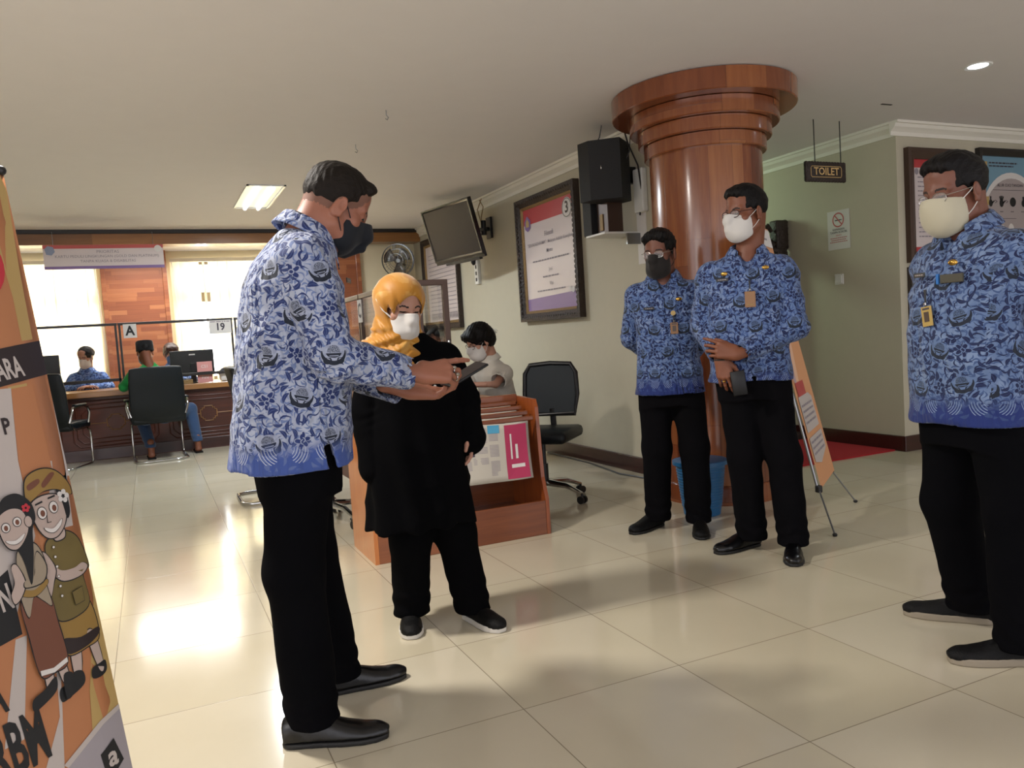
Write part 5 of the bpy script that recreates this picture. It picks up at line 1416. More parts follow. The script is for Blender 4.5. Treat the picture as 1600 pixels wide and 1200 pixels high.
def make_shoe(t, heel, toe, L=.27, mat=None, sole=None, style='derby', z0=0.0, name='shoe', H=.078):
    """shoe from heel point to toe direction"""
    heel = A3(heel[0], heel[1], 0); toe = A3(toe[0], toe[1], 0); d = unit(toe - heel); side = A3(d[1], -d[0], 0)
    f = Field((-.06, -.02, -.005), (.06, L + .03, .14), .0035); w = .046
    prof = [(.000, .030), (.05, .034), (.10, .036), (.16, .044), (.21, .045), (.25, .036), (.275, .018)]; k = L / .275
    def up(x, y, z):
        ww = np.interp(y / k, [p[0] for p in prof], [p[1] for p in prof]).astype(np.float32)
        hh = np.interp(y / k, [-.01, .0, .07, .11, .17, .22, .25, .28], [.06, H, H + .014, H + .006, .064, .052, .045, .03] if style != 'pointed' else [.06, H, H + .014, H + .002, .058, .045, .037, .024]).astype(np.float32)
        q = (np.abs(x / ww) ** 2.4 + np.abs((z - .018) / np.maximum(hh - .018, .01)) ** 2.2) ** (1 / 2.3)
        dd = (q - 1) * .02; dd = np.maximum(dd, np.maximum(-y - .0 , y - L)); return np.maximum(dd, .018 - z)
    f._op((-.06, -.01, 0), (.06, L, .12), up, .004, 'add')
    f.ell((0, .028, .05), (.030, .034, .035), .015); f.ell((0, L - .03, .028), (.030 if style != 'pointed' else .024, .034, .016), .02)
    if style == 'derby': f.box((0, .135 * k, .066), (.022, .04, .004), .003, .006, R=np.array(Matrix.Rotation(-.32, 3, 'X')))
    V, F = f.mesh(); V = relax(V, F, 1)
    g = Field((-.06, -.02, -.005), (.06, L + .03, .04), .0035)
    st = .024 if style == 'sneaker' else (.026 if sole is M['sole_grey'] else .016)
    def so(x, y, z):
        ww = np.interp(y / k, [p[0] for p in prof], [p[1] + .003 for p in prof]).astype(np.float32)
        dd = np.maximum(np.abs(x) - ww, np.maximum(-.006 - y, y - L - .004)); return np.maximum(dd, np.maximum(z - st, -z + .0005))
    g._op((-.06, -.01, 0), (.06, L, .03), so, .001, 'add')
    # round the ends
    x, y, z = g.ax[0][:, None, None], g.ax[1][None, :, None], g.ax[2][None, None, :]
    g.d = np.maximum(g.d, np.maximum(np.sqrt((x / 1.0) ** 2 + np.minimum(y - .028, 0) ** 2) - .036 - 9 * (y > .028), np.sqrt(x ** 2 + np.maximum(y - (L - .034), 0) ** 2) - .040 - 9 * (y < L - .034))).astype(np.float32)
    V2, F2 = g.mesh(); V2 = relax(V2, F2, 1)
    if sole is None: sole = M['sole_black']
    T = Matrix(((side[0], d[0], 0, heel[0]), (side[1], d[1], 0, heel[1]), (0, 0, 1, z0), (0, 0, 0, 1)))
    o = to_obj(name, [(V, F, 0)], mat or M['shoe'], t, T=T); to_obj('sole', [(V2, F2, 0)], sole, o, T=T)
    if style == 'derby':
        for q in range(4):
            p = [T @ Vector((sx * .016, (.105 + q * .017) * k, .082 - q * .0075 + (0 if abs(sx) else .003))) for sx in (-1, 0, 1)]
            MB().tube(p, .0018, 6).build('lace', M['sole_black'], o, True)
    return o
def make_collar(t, mat, neck, tilt=0.0, r0=.066, r1=.088, hgt=.042, gap=.5, yaw=0.0, drop=.030, fwd=.012, name='collar'):
    """stand and fall collar round the neck, open at the front; neck = centre of the neck base"""
    n = 40; vs = []; uv = []
    T = Matrix.Translation(Vector(neck)) @ Matrix.Rotation(yaw, 4, 'Z') @ Matrix.Rotation(tilt, 4, 'X')
    rows = [(r0 + .002, hgt * .2), (r0, hgt * .9), (r0 + .004, hgt * 1.02), (r0 + .010, hgt * .95), (r1 - .004, hgt * .35), (r1 + .004, 0)]
    for j, (r, z) in enumerate(rows):
        for i in range(n + 1):
            a = gap + (2 * PI - 2 * gap) * i / n   # angle from front
            fr = max(0, math.cos(a)); pt = max(0, 1 - min(a - gap, 2 * PI - gap - a) / .55)
            rr = r + fwd * fr * (1 + (.4 if j > 3 else 0)); zz = z - (drop * pt ** 1.5 if j >= 4 else 0) * (1 if j == 5 else .5) - .030 * fr ** 2 + .012 * max(0, -math.cos(a))
            vs.append((math.sin(a) * rr, math.cos(a) * rr + (.010 * pt if j == 5 else 0), zz)); uv.append((a * .08, z))
    mb = MB(); mb.add(vs, [(j * (n + 1) + i, j * (n + 1) + i + 1, (j + 1) * (n + 1) + i + 1, (j + 1) * (n + 1) + i) for j in range(len(rows) - 1) for i in range(n)])
    o = mb.build(name, mat, t, True, 60, T=T); so = o.modifiers.new('s', 'SOLIDIFY'); so.thickness = .0035; so.offset = 1
    l = o.data.uv_layers.new(name='UVMap'); Ti = T.inverted()
    for lp in o.data.loops:
        v = Ti @ o.data.vertices[lp.vertex_index].co; l.data[lp.index].uv = (math.atan2(v.x, v.y) * .085 + 3.1, v.z + 1.05)
    return o
def body_core(parts_fn, lo, hi, h=.014):
    f = Field(lo, hi, h); parts_fn(f); return f.mesh()
def id_badge(t, pos, yaw, mat, w=.034, hh=.044, photo=True, cord=.05, tilt=0.0):
    """clip, strap and card lying on the chest; pos = top centre of the card"""
    T = Matrix.Translation(Vector(pos)) @ Matrix.Rotation(yaw, 4, 'Z') @ Matrix.Rotation(tilt, 4, 'Y')
    r = MB().box((0, .004, -hh), (w * 2, .004, hh * 2), None, .0015).build('id_badge', mat, t, T=T)
    MB().tube([(0, .004, 0), (0, .003, cord * .5), (0, .0, cord)], [.004, .003, .005], 8).build('strap', M['nameplate'], r, True, T=T)
    MB().tube([(0, .006, .004), (0, .0062, .012)], .006, 10).build('clip', M['silver'], r, True, T=T)
    if photo:
        MB().box((0, .0065, -hh * 1.05), (w * .95, .001, hh * 1.0), None, 0).build('photo', M['badge_photo'], r, T=T)
        MB().box((0, .0065, -hh * .25), (w * 1.3, .001, .006), None, 0).build('card_print', M['print'], r, T=T)
    else: MB().box((0, .0065, -hh * 1.65), (w * 1.3, .001, .006), None, 0).build('card_print', M['gold'], r, T=T)
    return r
def pin(t, pos, yaw, kind='gold'):
    T = Matrix.Translation(Vector(pos)) @ Matrix.Rotation(yaw, 4, 'Z')
    if kind == 'gold': return MB().ell((0, .003, 0), (.016, .004, .010), n=14).ell((0, .006, 0), (.007, .003, .007), n=10).build('gold_pin', M['goldm'], t, True, T=T)
    o = MB().box((0, .003, 0), (.058, .003, .015), None, .001).build('name_plate', M['nameplate'], t, T=T)
    f = planef((0, .0047, 0), (-1, 0, 0), (0, 0, 1)); mb = MB(); greek(mb, f, -.020, .020, -.0015, .003, 3, .0); mb.build('name_print', M['greyink'], o, T=T); return o
def head_parts(t, T, skin, hair=None, hairmat_=None, neck_to=(0, -.03, -.17), fat=0.0, extra_body=(), neck_r=.056, body_h=HEAD_H):
    f = head_field(neck_to, fat, body_h, neck_r); V, F, mi = head_mesh(f)
    if hair == 'fade':
        hf = hair_field(hair, body_h); c = V[F].mean(1); ii = np.clip(((c - hf.lo) / hf.h).round().astype(int), 0, hf.n - 1); dd = hf.d[ii[:, 0], ii[:, 1], ii[:, 2]]
        mi[(dd < (.011)) & (mi == 0) & (c[:, 1] < .075) & (c[:, 2] > -.06)] = 4
    V = V @ np.array(T.to_3x3()).T + np.array(T.translation)
    ob = to_obj('body', [(V, F, mi)] + list(extra_body), [skin, M['brow'], M['eye'], M['lip'], M['stubble']], t)
    if hair:
        hf = hair_field(hair, body_h); V2, F2 = hf.mesh(); V2 = relax(V2, F2, 1, .3); to_obj('hair', [(V2, F2, 0)], hairmat_ or M['hair'], t, T=T)
    return ob
def person(label, loc, rz, name='person', cat='person', group=None): return thing(name, label, cat, loc, rz, group)
def neck_local(T, p): 
    v = T.inverted() @ Vector(p); return (v.x, v.y, v.z)
def fwd_rz(dx, dy):
    """rotation that turns local +y to world (dx, dy)"""
    return math.atan2(dy, dx) - PI / 2
def core_fn(levels, arms, legs, shrink=.026):
    def fn(f):
        f.loft([(l[0], l[1], l[2], max(l[3] - .045, .03), max(l[4] - .045, .03)) for l in levels], .02)
        for p, r in arms: f.chain([A3(*q) for q in p], [max(v - shrink, .014) for v in r], .01, .01)
        for p, r in legs: f.chain([A3(*p[0]), A3(*p[1]), A3(*p[2]) * .7 + A3(*p[1]) * .3], [r[0] * .6, r[1] * .5, r[2] * .4], .02, .02)
    return fn
def core_mesh(levels, arms, legs):
    P = np.array([(l[1], l[2], l[0]) for l in levels] + [q for a in arms + legs for q in a[0]])
    f = Field(P.min(0) - .2, P.max(0) + .12, .016); core_fn(levels, arms, legs)(f); V, F = f.mesh(); return (V, F, 0)
def hand_part(*a, **k):
    f, info = hand_field(*a, **k); V, F = f.mesh(); V = relax(V, F, 1, .35); return (V, F, 0), info
def ring(t, info, i, along, mat, r=.0105, stone=None, name='finger_ring'):
    p = info['P'](*along); d = info['f']; n = info['n']; s = info['side']
    pts = [Vector(p + (s * math.cos(a) + n * math.sin(a)) * r) for a in [2 * PI * k / 18 for k in range(18)]]
    m = MB(); m.tube(pts, .0022, 6, closed=True)
    if stone is not None: m.ell(Vector(p + n * (r + .003)), (.0085, .0085, .006), n=12)
    return m.build(name, mat, t, True)

# ================= man in pale batik, showing a phone
t = person('man in pale blue batik and black mask, bending over a phone beside woman', (.40, 2.42, 0), fwd_rz(1, 0))
lv = [(.800, 0, -.035, .205, .182), (.86, 0, -.033, .200, .176), (.95, 0, -.025, .192, .170), (1.08, 0, -.010, .188, .168), (1.22, 0, -.002, .194, .156), (1.33, 0, .006, .198, .142), (1.40, 0, .016, .185, .118), (1.455, 0, .035, .125, .090), (1.495, 0, .048, .075, .068)]
aR = ([(.158, .015, 1.385), (.232, .055, 1.115), (.178, .300, 1.048)], [.080, .064, .047])
aL = ([(-.158, .015, 1.385), (-.178, .140, 1.085), (-.035, .325, .992)], [.080, .064, .047])
def m1cut(f):
    # side vent above the near hip
    f.box((.21, .045, .815), (.09, .012, .055), .004, .004, 'cut', R=np.array(Matrix.Rotation(.18, 3, 'X')))
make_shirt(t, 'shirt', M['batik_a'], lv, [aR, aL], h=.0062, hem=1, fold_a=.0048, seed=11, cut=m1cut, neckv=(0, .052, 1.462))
legs = [([(.088, -.025, .86), (.100, -.070, .50), (.112, -.052, .055)], [.100, .084, .076]), ([(-.088, -.010, .86), (-.125, .010, .50), (-.165, .085, .055)], [.100, .084, .076])]
make_trousers(t, M['trouser'], [(.72, 0, -.02, .165, .125), (.98, 0, -.02, .165, .140)], legs, seed=3)
make_shoe(t, (.098, -.135), (.20, .13), .295, M['shoe'], M['sole_black'], 'pointed'); make_shoe(t, (-.172, .015), (-.165, .28), .29, M['shoe'], M['sole_black'], 'pointed')
T1 = head_matrix((.012, .150, 1.548), math.radians(4), math.radians(-26), 0, .98)
hR, iR = hand_part((.175, .325, 1.046), (-.06, .98, .02), (.80, .0, .60), ((.10, .12, .10), (.55, .60, .45), (.70, .70, .50), (.80, .70, .5)), ((.75, .35, .55), (.95, .1, .3)), forearm=(.19, .25, 1.06), h=.0024, s=1.02)
hL, iL = hand_part((-.018, .352, .980), (.42, .90, -.10), (-.15, .15, -.98), ((.45, .5, .4), (.5, .55, .4), (.55, .6, .4), (.6, .6, .4)), ((.75, .5, .35), (.8, .2, .5)), right=False, forearm=(-.05, .28, 1.01), h=.0024, s=1.02)
head_parts(t, T1, M['skin_a'], 'fade', M['hair_grey'], neck_local(T1, (0, .040, 1.43)), .002, [core_mesh(lv, [aR, aL], legs), hR, hL], neck_r=.064)
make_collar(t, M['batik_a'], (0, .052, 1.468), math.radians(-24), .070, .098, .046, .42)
mask_obj(t, T1, M['mask_black'], 'cup')
ring(t, iR, 2, (.118, .012, -.020), M['silver'], .0108, 1); ring(t, iR, 1, (.112, -.008, -.012), M['silver'], .0108, 1); ring(t, iL, 2, (.105, .012, -.012), M['goldm'], .0105)
pin(t, (.075, .155, 1.335), math.radians(-25), 'plate')
# phone held by him
ph = thing('mobile_phone', 'black phone held between the hands of the man in pale batik', 'phone', (0, 0, 0)); ph.location = (.40 + .505, 2.42 - .075, 1.028)
u = Vector((.90, .10, .40)).normalized(); v = Vector((.15, -.95, -.10)); v = (v - u * v.dot(u)).normalized(); w = u.cross(v); Rp = Matrix((u, v, w)).transposed()
MB().box((0, 0, 0), (.150, .074, .008), Rp, .003).build('case', M['phone'], ph, True, 40); 
MB().box(w * (.0045 if w.z > 0 else -.0045), (.142, .068, .0006), Rp).build('screen', M['screen'], ph)

# ================= woman in black with yellow headscarf
t = person('woman in long black tunic, yellow headscarf and white mask, looking at the phone', (.98, 2.98, 0), fwd_rz(-.05, -1))
T2 = head_matrix((.085, .035, 1.268), math.radians(14), math.radians(-16), math.radians(-3), .93)
lv = [(.42, .050, .0, .215, .165), (.55, .050, .0, .205, .155), (.75, .048, .0, .195, .145), (.90, .045, -.002, .175, .132), (1.00, .045, .0, .165, .125), (1.08, .045, .0, .158, .108), (1.13, .055, .008, .120, .085), (1.17, .065, .018, .07, .06)]
aR = ([(.190, -.015, 1.065), (.235, -.020, .88), (.228, .020, .66)], [.062, .062, .058]); aL = ([(-.098, -.015, 1.065), (-.150, .0, .90), (-.155, .045, .735)], [.062, .068, .068])
def drape(f):
    f.warp(lambda x, y, z: .007 * np.sin(np.arctan2(x - .05, y) * 9 + 2 * np.sin(z * 5)) * np.clip((.95 - z) / .4, 0, 1))
make_shirt(t, 'tunic', M['dress'], lv, [aR, aL], h=.0065, fold_a=.003, seed=21, extra=drape, cuffcut=False)
legs = [([(.11, .0, .6), (.105, .0, .36), (.105, -.060, .045)], [.10, .080, .072]), ([(-.03, .0, .6), (-.085, .0, .36), (-.125, .040, .045)], [.10, .080, .072])]
make_trousers(t, M['dress'], [(.5, .05, 0, .14, .11), (.62, .05, 0, .14, .11)], legs, seed=6, fold_a=.003)
make_shoe(t, (.092, -.135), (.146, .087), .245, M['shoe_b'], M['sole_white'], 'sneaker', H=.065); make_shoe(t, (-.115, -.02), (-.182, .23), .245, M['shoe_b'], M['sole_white'], 'sneaker', H=.065)
hL, iL = hand_part((-.155, .045, .785), (.02, .12, -1), (-1, .1, 0), REL, ((.6, .6, .3), (.9, .2, .3)), right=False, s=.88, forearm=(-.152, .04, .84), rw=.024, h=.003)
hR, iR = hand_part((.228, .03, .70), (0, .15, -1), (1, .1, 0), REL, ((.6, .6, .3), (.9, .2, .3)), s=.88, forearm=(.23, .02, .76), rw=.024, h=.003)
head_parts(t, T2, M['skin_c'], None, None, neck_local(T2, (.065, .0, 1.13)), .004, [core_mesh(lv, [aR, aL], legs), hL, hR], neck_r=.05)
mask_obj(t, T2, M['mask_white'], 'boat', loops=False)
# headscarf
f = Field((-.20, -.19, -.30), (.20, .20, .17), .0042)
f.ell((0, -.020, .045), (.098, .120, .101), .02); f.cone((0, -.03, .02), (0, -.02, -.12), .088, .082, .05); f.ell((0, .02, -.10), (.080, .078, .06), .05)
f.cone((0, -.02, -.13), (-.0, .03, -.20), .085, .105, .06); f.ell((.05, -.02, -.20), (.125, .10, .062), .05); f.ell((-.045, .02, -.19), (.10, .095, .05), .05); f.ell((.01, .07, -.195), (.07, .06, .055), .04)
f.ell((0, .125, .000), (.057, .088, .080), .008, 'cut'); f.cone((0, .13, -.02), (0, .15, -.09), .050, .048, .008, mode='cut')
f.ell((0, -.005, .020), (.084, .106, .094), .004, 'cut')
f.warp(lambda x, y, z: .0060 * np.sin(z * 115 + np.abs(x) * 60 - y * 25 + 2 * np.sin(x * 22)) * np.clip((-.055 - z) / .05, 0, 1) + .0030 * np.sin(np.arctan2(z + .30, np.abs(x) + .02) * 55 + y * 30) * np.clip((np.abs(x) - .045) / .03, 0, 1) * np.clip((.10 - z) / .05, 0, 1))
V, F = f.mesh(); V = relax(V, F, 1); to_obj('headscarf', [(V, F, 0)], M['hijab'], t, T=T2)
MB().tube([T2 @ Vector((-.060, .052, -.030)), T2 @ Vector((-.094, .02, .0)), T2 @ Vector((-.104, -.03, .03))], .003, 8).build('mask_strap', M['mask_white'], t, True)
MB().tube([T2 @ Vector((.060, .055, -.030)), T2 @ Vector((.093, .022, .0)), T2 @ Vector((.104, -.02, .035))], .003, 8).build('mask_strap', M['mask_white'], t, True)
mb = MB()
for k in range(9): mb.ell(A3(-.005 + .002 * (k % 2), .118 + .001 * k, 1.055 - k * .011), (.006, .004, .0045), n=8)
mb.build('bead_trim', M['mask_white'], t, True)

# ================= man in front of the column, black mask
t = person('shorter man in blue batik shirt, glasses and black mask, standing before the column', (2.55, 3.60, 0), fwd_rz(-.62, -.78))
lv = [(.765, -.04, 0, .190, .142), (.90, -.04, 0, .176, .134), (1.05, -.04, .005, .168, .132), (1.20, -.04, .003, .176, .128), (1.30, -.04, 0, .178, .115), (1.355, -.037, -.002, .145, .092), (1.395, -.033, 0, .090, .070), (1.425, -.03, .0, .060, .058)]
aR = ([(.115, -.01, 1.305), (.165, -.075, 1.08), (.045, -.20, .93)], [.068, .056, .044]); aL = ([(-.195, -.01, 1.305), (-.250, -.07, 1.08), (-.13, -.20, .93)], [.068, .056, .044])
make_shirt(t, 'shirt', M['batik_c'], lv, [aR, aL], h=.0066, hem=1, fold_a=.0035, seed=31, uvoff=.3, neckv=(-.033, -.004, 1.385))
legs = [([(.045, 0, .80), (.050, .005, .46), (.066, -.050, .05)], [.090, .078, .070]), ([(-.125, 0, .82), (-.155, .005, .46), (-.160, .010, .05)], [.090, .078, .070])]
make_trousers(t, M['trouser_b'], [(.70, -.04, 0, .15, .115), (.92, -.04, 0, .15, .12)], legs, seed=8)
make_shoe(t, (.055, -.120), (.185, .071), .265, M['shoe_b'], M['sole_black']); make_shoe(t, (-.155, -.055), (-.178, .24), .265, M['shoe_b'], M['sole_black'])
T3 = head_matrix((-.020, .025, 1.520), math.radians(-20), math.radians(-6), 0, .99)
hR, _ = hand_part((.035, -.212, .915), (-.6, -.1, -.8), (0, -1, 0), REL, ((.7, .5, .3), (.9, .2, .3)), h=.0035); hL, _ = hand_part((-.12, -.215, .915), (.6, -.1, -.8), (0, -1, 0), REL, ((.7, .5, .3), (.9, .2, .3)), right=False, h=.0035)
head_parts(t, T3, M['skin_b'], 'side', M['hair'], neck_local(T3, (-.033, -.01, 1.37)), .0, [core_mesh(lv, [aR, aL], legs), hR, hL])
make_collar(t, M['batik_c'], (-.033, -.004, 1.388), math.radians(-6), .064, .094, .044, .62, drop=.042)
mask_obj(t, T3, M['mask_dark'], 'boat'); glasses_obj(t, T3, M['silver'], .0012)
pin(t, (.045, .125, 1.232), math.radians(-8), 'plate'); pin(t, (-.112, .112, 1.272), math.radians(8))
id_badge(t, (-.082, .134, 1.150), math.radians(4), M['badge'], .020, .030, True, .045)
MB().tube([(-.080, .136, 1.20), (-.080, .142, 1.20)], .013, 16).build('badge_reel', M['badge_y'], t, True)

# ================= tall man in blue batik, white mask, hands folded
t = person('tall man in blue batik shirt, glasses and white mask, hands folded before the column', (2.68, 2.98, 0), fwd_rz(-.67, -.74))
lv = [(.845, .045, 0, .198, .148), (.95, .045, 0, .190, .142), (1.10, .045, .006, .182, .140), (1.24, .045, .004, .190, .136), (1.35, .042, 0, .192, .122), (1.41, .038, -.002, .162, .100), (1.455, .034, 0, .100, .076), (1.485, .03, .0, .064, .062)]
aR = ([(.212, -.01, 1.365), (.262, -.020, 1.125), (.182, .150, .985)], [.072, .060, .046]); aL = ([(-.125, -.01, 1.365), (-.170, .035, 1.095), (.080, .178, .985)], [.072, .062, .047])
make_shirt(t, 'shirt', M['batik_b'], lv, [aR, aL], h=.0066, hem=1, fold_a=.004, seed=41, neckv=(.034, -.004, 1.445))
legs = [([(.110, 0, .88), (.090, .012, .48), (.070, -.050, .05)], [.095, .080, .073]), ([(-.040, 0, .86), (-.095, .015, .48), (-.120, .040, .05)], [.092, .080, .073])]
make_trousers(t, M['trouser_b'], [(.76, .03, 0, .16, .12), (1.0, .04, 0, .16, .125)], legs, seed=13)
make_shoe(t, (.045, -.115), (.222, .06), .275, M['shoe'], M['sole_black']); make_shoe(t, (-.120, -.025), (-.114, .26), .275, M['shoe'], M['sole_black'])
T4 = head_matrix((.034, .022, 1.640), math.radians(-48), math.radians(-3), 0, 1.0)
hR, iR = hand_part((.172, .172, .965), (-.22, .10, -.96), (.05, 1, .12), ((.35, .5, .3), (.4, .5, .3), (.45, .5, .3), (.5, .5, .3)), ((.75, .55, .25), (.95, .25, .3)), forearm=(.195, .12, 1.02), s=.98)
hL, iL = hand_part((.098, .202, .985), (.93, .10, .30), (.0, .98, .20), ((.10, .45, .35), (.45, .7, .5), (.5, .75, .5), (.55, .75, .5)), ((.80, .30, .1), (.9, .2, .45)), right=False, forearm=(.03, .170, 1.0), s=.98)
head_parts(t, T4, M['skin_d'], 'crew', M['hair'], neck_local(T4, (.034, -.012, 1.43)), .0, [core_mesh(lv, [aR, aL], legs), hR, hL])
make_collar(t, M['batik_b'], (.034, -.004, 1.448), math.radians(-6), .066, .098, .047, .62, drop=.045)
mask_obj(t, T4, M['mask_white'], 'boat'); glasses_obj(t, T4, simple('brown_spectacle_frame', '#3a211c', .3), .0022, (.0245, .016))
ring(t, iR, 2, (.108, .012, -.008), M['goldm'], .0105, 1)
MB().tube([Vector(iR['P'](.004, 0, 0)) + Vector((math.cos(a) * .029, math.sin(a) * .023, .0)) for a in [2 * PI * k / 20 for k in range(20)]], .004, 8, closed=True).build('bracelet', M['ornate'], t, True)
pin(t, (.150, .134, 1.335), math.radians(-14), 'plate'); pin(t, (-.045, .128, 1.378), math.radians(10)); pin(t, (.140, .134, 1.362), math.radians(-14))
id_badge(t, (.028, .148, 1.272), math.radians(0), M['badge'], .024, .037, False, .05)
ph = thing('mobile_phone', 'dark phone held low by the tall man with folded hands', 'phone', (2.68, 2.98, 0), fwd_rz(-.67, -.74))
MB().box((.094, .200, .850), (.066, .009, .115), Matrix.Rotation(.12, 3, 'Y'), .004).build('case', M['phone'], ph, True, 40)

# ================= man at the right edge
t = person('man at the right edge in blue batik, glasses and cream mask, side view', (2.515, 1.775, 0), fwd_rz(-.975, .10))
lv = [(.755, 0, .0, .205, .165), (.90, 0, .005, .196, .160), (1.05, 0, .012, .190, .160), (1.18, 0, .008, .194, .148), (1.28, 0, .002, .196, .130), (1.345, 0, -.004, .165, .105), (1.39, 0, -.002, .105, .078), (1.425, 0, .004, .068, .064)]
aR = ([(.160, -.02, 1.300), (.225, -.10, 1.06), (.07, -.235, .95)], [.075, .060, .046]); aL = ([(-.160, -.02, 1.300), (-.235, -.10, 1.06), (-.08, -.235, .95)], [.078, .062, .046])
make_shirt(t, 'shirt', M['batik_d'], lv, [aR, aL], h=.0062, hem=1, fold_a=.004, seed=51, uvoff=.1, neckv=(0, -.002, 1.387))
legs = [([(.090, -.005, .82), (.115, -.010, .46), (.115, -.105, .05)], [.100, .088, .080]), ([(-.090, -.005, .82), (-.150, .01, .46), (-.205, .055, .05)], [.100, .088, .080])]
make_trousers(t, M['trouser'], [(.68, 0, 0, .165, .13), (.95, 0, 0, .165, .14)], legs, seed=17)
make_shoe(t, (.072, -.150), (.265, .02), .285, M['shoe_b'], M['sole_grey'], 'derby', H=.07); make_shoe(t, (-.235, -.01), (-.12, .20), .285, M['shoe_b'], M['sole_grey'], 'derby', H=.07)
T5 = head_matrix((.020, .035, 1.512), math.radians(-4), math.radians(-8), 0, 1.0)
hR, _ = hand_part((.055, -.25, .935), (-.7, -.1, -.7), (0, -1, 0), REL, ((.7, .5, .3), (.9, .2, .3)), h=.0035); hL, _ = hand_part((-.065, -.25, .935), (.7, -.1, -.7), (0, -1, 0), REL, ((.7, .5, .3), (.9, .2, .3)), right=False, h=.0035)
head_parts(t, T5, M['skin_b'], 'crew', M['hair'], neck_local(T5, (0, -.012, 1.37)), .0, [core_mesh(lv, [aR, aL], legs), hR, hL])
make_collar(t, M['batik_d'], (0, -.002, 1.390), math.radians(-10), .066, .098, .046, .60, drop=.042)
mask_obj(t, T5, M['mask_cream'], 'flat', loopmat=M['mask_white']); glasses_obj(t, T5, M['silver'], .0013, (.024, .0165), .004)
pin(t, (.050, .160, 1.255), math.radians(-12), 'plate'); pin(t, (-.070, .148, 1.285), math.radians(12))
id_badge(t, (.015, .172, 1.150), math.radians(-4), M['badge_y'], .022, .033, True, .055, tilt=.12)
MB().box((-.070, .156, 1.235), (.075, .010, .028), Matrix.Rotation(math.radians(10), 3, 'Z'), .002).build('pocket_flap', simple('olive_wallet', '#3a372a', .6), t)
MB().box((-.020, .160, 1.236), (.010, .009, .034), Matrix.Rotation(math.radians(6), 3, 'Z'), .002).build('pocket_pen', simple('bright_blue_plastic', '#1d62a8', .4), t)

# ================= seated people
def seated(label, loc, rz, shirt, trousers, head, hairstyle, mask=None, skin='skin_c', sc=1.0, arms=None, knees=None, lean=.0, group=None, shoes=True, h=.010, sleeves=1.0, hm=None, glasses=False, collar=False, headz=1.165, seat=.47, longsleeve=True, neckz=1.0):
    t = person(label, loc, rz, group=group)
    nz = neckz; ly = lean
    lv = [(seat - .04, 0, 0, .17, .13), (seat + .10, 0, .005, .165, .125), (seat + .28, 0, .01 + ly * .4, .160, .118), (nz - .12, 0, ly * .75, .172, .112), (nz - .05, 0, ly * .9, .145, .092), (nz - .005, 0, ly, .085, .068), (nz + .03, 0, ly + .005, .056, .055)]
    lv = [(z, x * sc, y, rx * sc, ry * sc) for z, x, y, rx, ry in lv]
    arms = arms or [((.155, ly * .85, nz - .11), (.235, ly + .10, .79), (.12, .36, .805)), ((-.155, ly * .85, nz - .11), (-.235, ly + .10, .79), (-.12, .36, .805))]
    hands = []; A = []
    for i, a in enumerate(arms):
        a = [A3(*q) for q in a]; el, wr = a[1], a[2]; d = unit(wr - el)
        A.append(([tuple(a[0]), tuple(a[1]), tuple(wr - d * .02)], [.064 * sc, .052 * sc, .040 * sc]))
        hm_, _ = hand_part(tuple(wr), tuple(d), (0, 0, 1), REL, ((.8, .45, .3), (.95, .2, .3)), right=(i == 0), s=.9 * sc, h=.0055, forearm=tuple(el + (wr - el) * .3), rw=.026); hands.append(hm_)
    if longsleeve: sl = A
    else: sl = [([a[0][0], tuple(A3(*a[0][0]) * .25 + A3(*a[0][1]) * .75)], [.066 * sc, .062 * sc]) for a in A]
    make_shirt(t, 'shirt', shirt, lv, sl, h=h, fold_a=.003, seed=int(abs(loc[0] * 37 + loc[1] * 11)) + 3, gather=False, cuffcut=not longsleeve)
    knees = knees or [((.09, .02, seat), (.12, .42, .50), (.12, .40, .10)), ((-.09, .02, seat), (-.12, .42, .50), (-.12, .40, .10))]
    lg = [([tuple(q) for q in k], [.092 * sc, .072 * sc, .056 * sc]) for k in knees]
    make_trousers(t, trousers, [(seat - .06, 0, 0, .16 * sc, .13 * sc), (seat + .06, 0, 0, .155 * sc, .12 * sc)], lg, h=h, seed=4, fold_a=.002)
    feet = []
    for k in knees:
        an = A3(*k[2])
        if shoes is True: make_shoe(t, (an[0], an[1] - .07), (an[0] * 1.15, an[1] + .15), .25 * sc, M['shoe_b'], M['sole_black'])
        else:
            ff = Field(an - A3(.07, .12, .12), an + A3(.08, .22, .12), .006); hl = A3(an[0], an[1] - .03, .035)
            ff.cone(an + A3(0, 0, .06), hl + A3(0, .01, .02), .036, .034, .02); ff.cone(hl, hl + A3(0, .14, -.008), .032, .030, .02, flat=((0, 0, 1), .75))
            for q in range(5): ff.cone(hl + A3(-.026 + q * .013, .15, -.012), hl + A3(-.028 + q * .014, .195 - .006 * abs(q - 1), -.014), .010, .009, .006)
            V, F = ff.mesh(); feet.append((V, F, 0))
            g = MB(); g.box((hl[0], hl[1] + .075, .009), (.085, .27, .016), None, .006); g.tube([(hl[0] - .045, hl[1] + .13, .02), (hl[0], hl[1] + .11, .068), (hl[0] + .045, hl[1] + .13, .02)], .009, 8)
            g.build('sandal', M['shoe_b'], t, True)
    T = head_matrix((head[0], ly + head[1], headz), head[2], head[3], 0, .97 * sc)
    head_parts(t, T, M[skin], hairstyle, hm, neck_local(T, (0, ly - .01, nz - .02)), 0, [core_mesh(lv, A, lg)] + hands + feet, neck_r=.05, body_h=.0058)
    if mask: mask_obj(t, T, M[mask], 'boat' if mask != 'mask_blue' else 'flat')
    if glasses: glasses_obj(t, T, M['ornate'], .002)
    if collar: make_collar(t, shirt, (0, ly, nz - .012), math.radians(-8), .062, .088, .036, .36)
    return t, T
R = math.radians
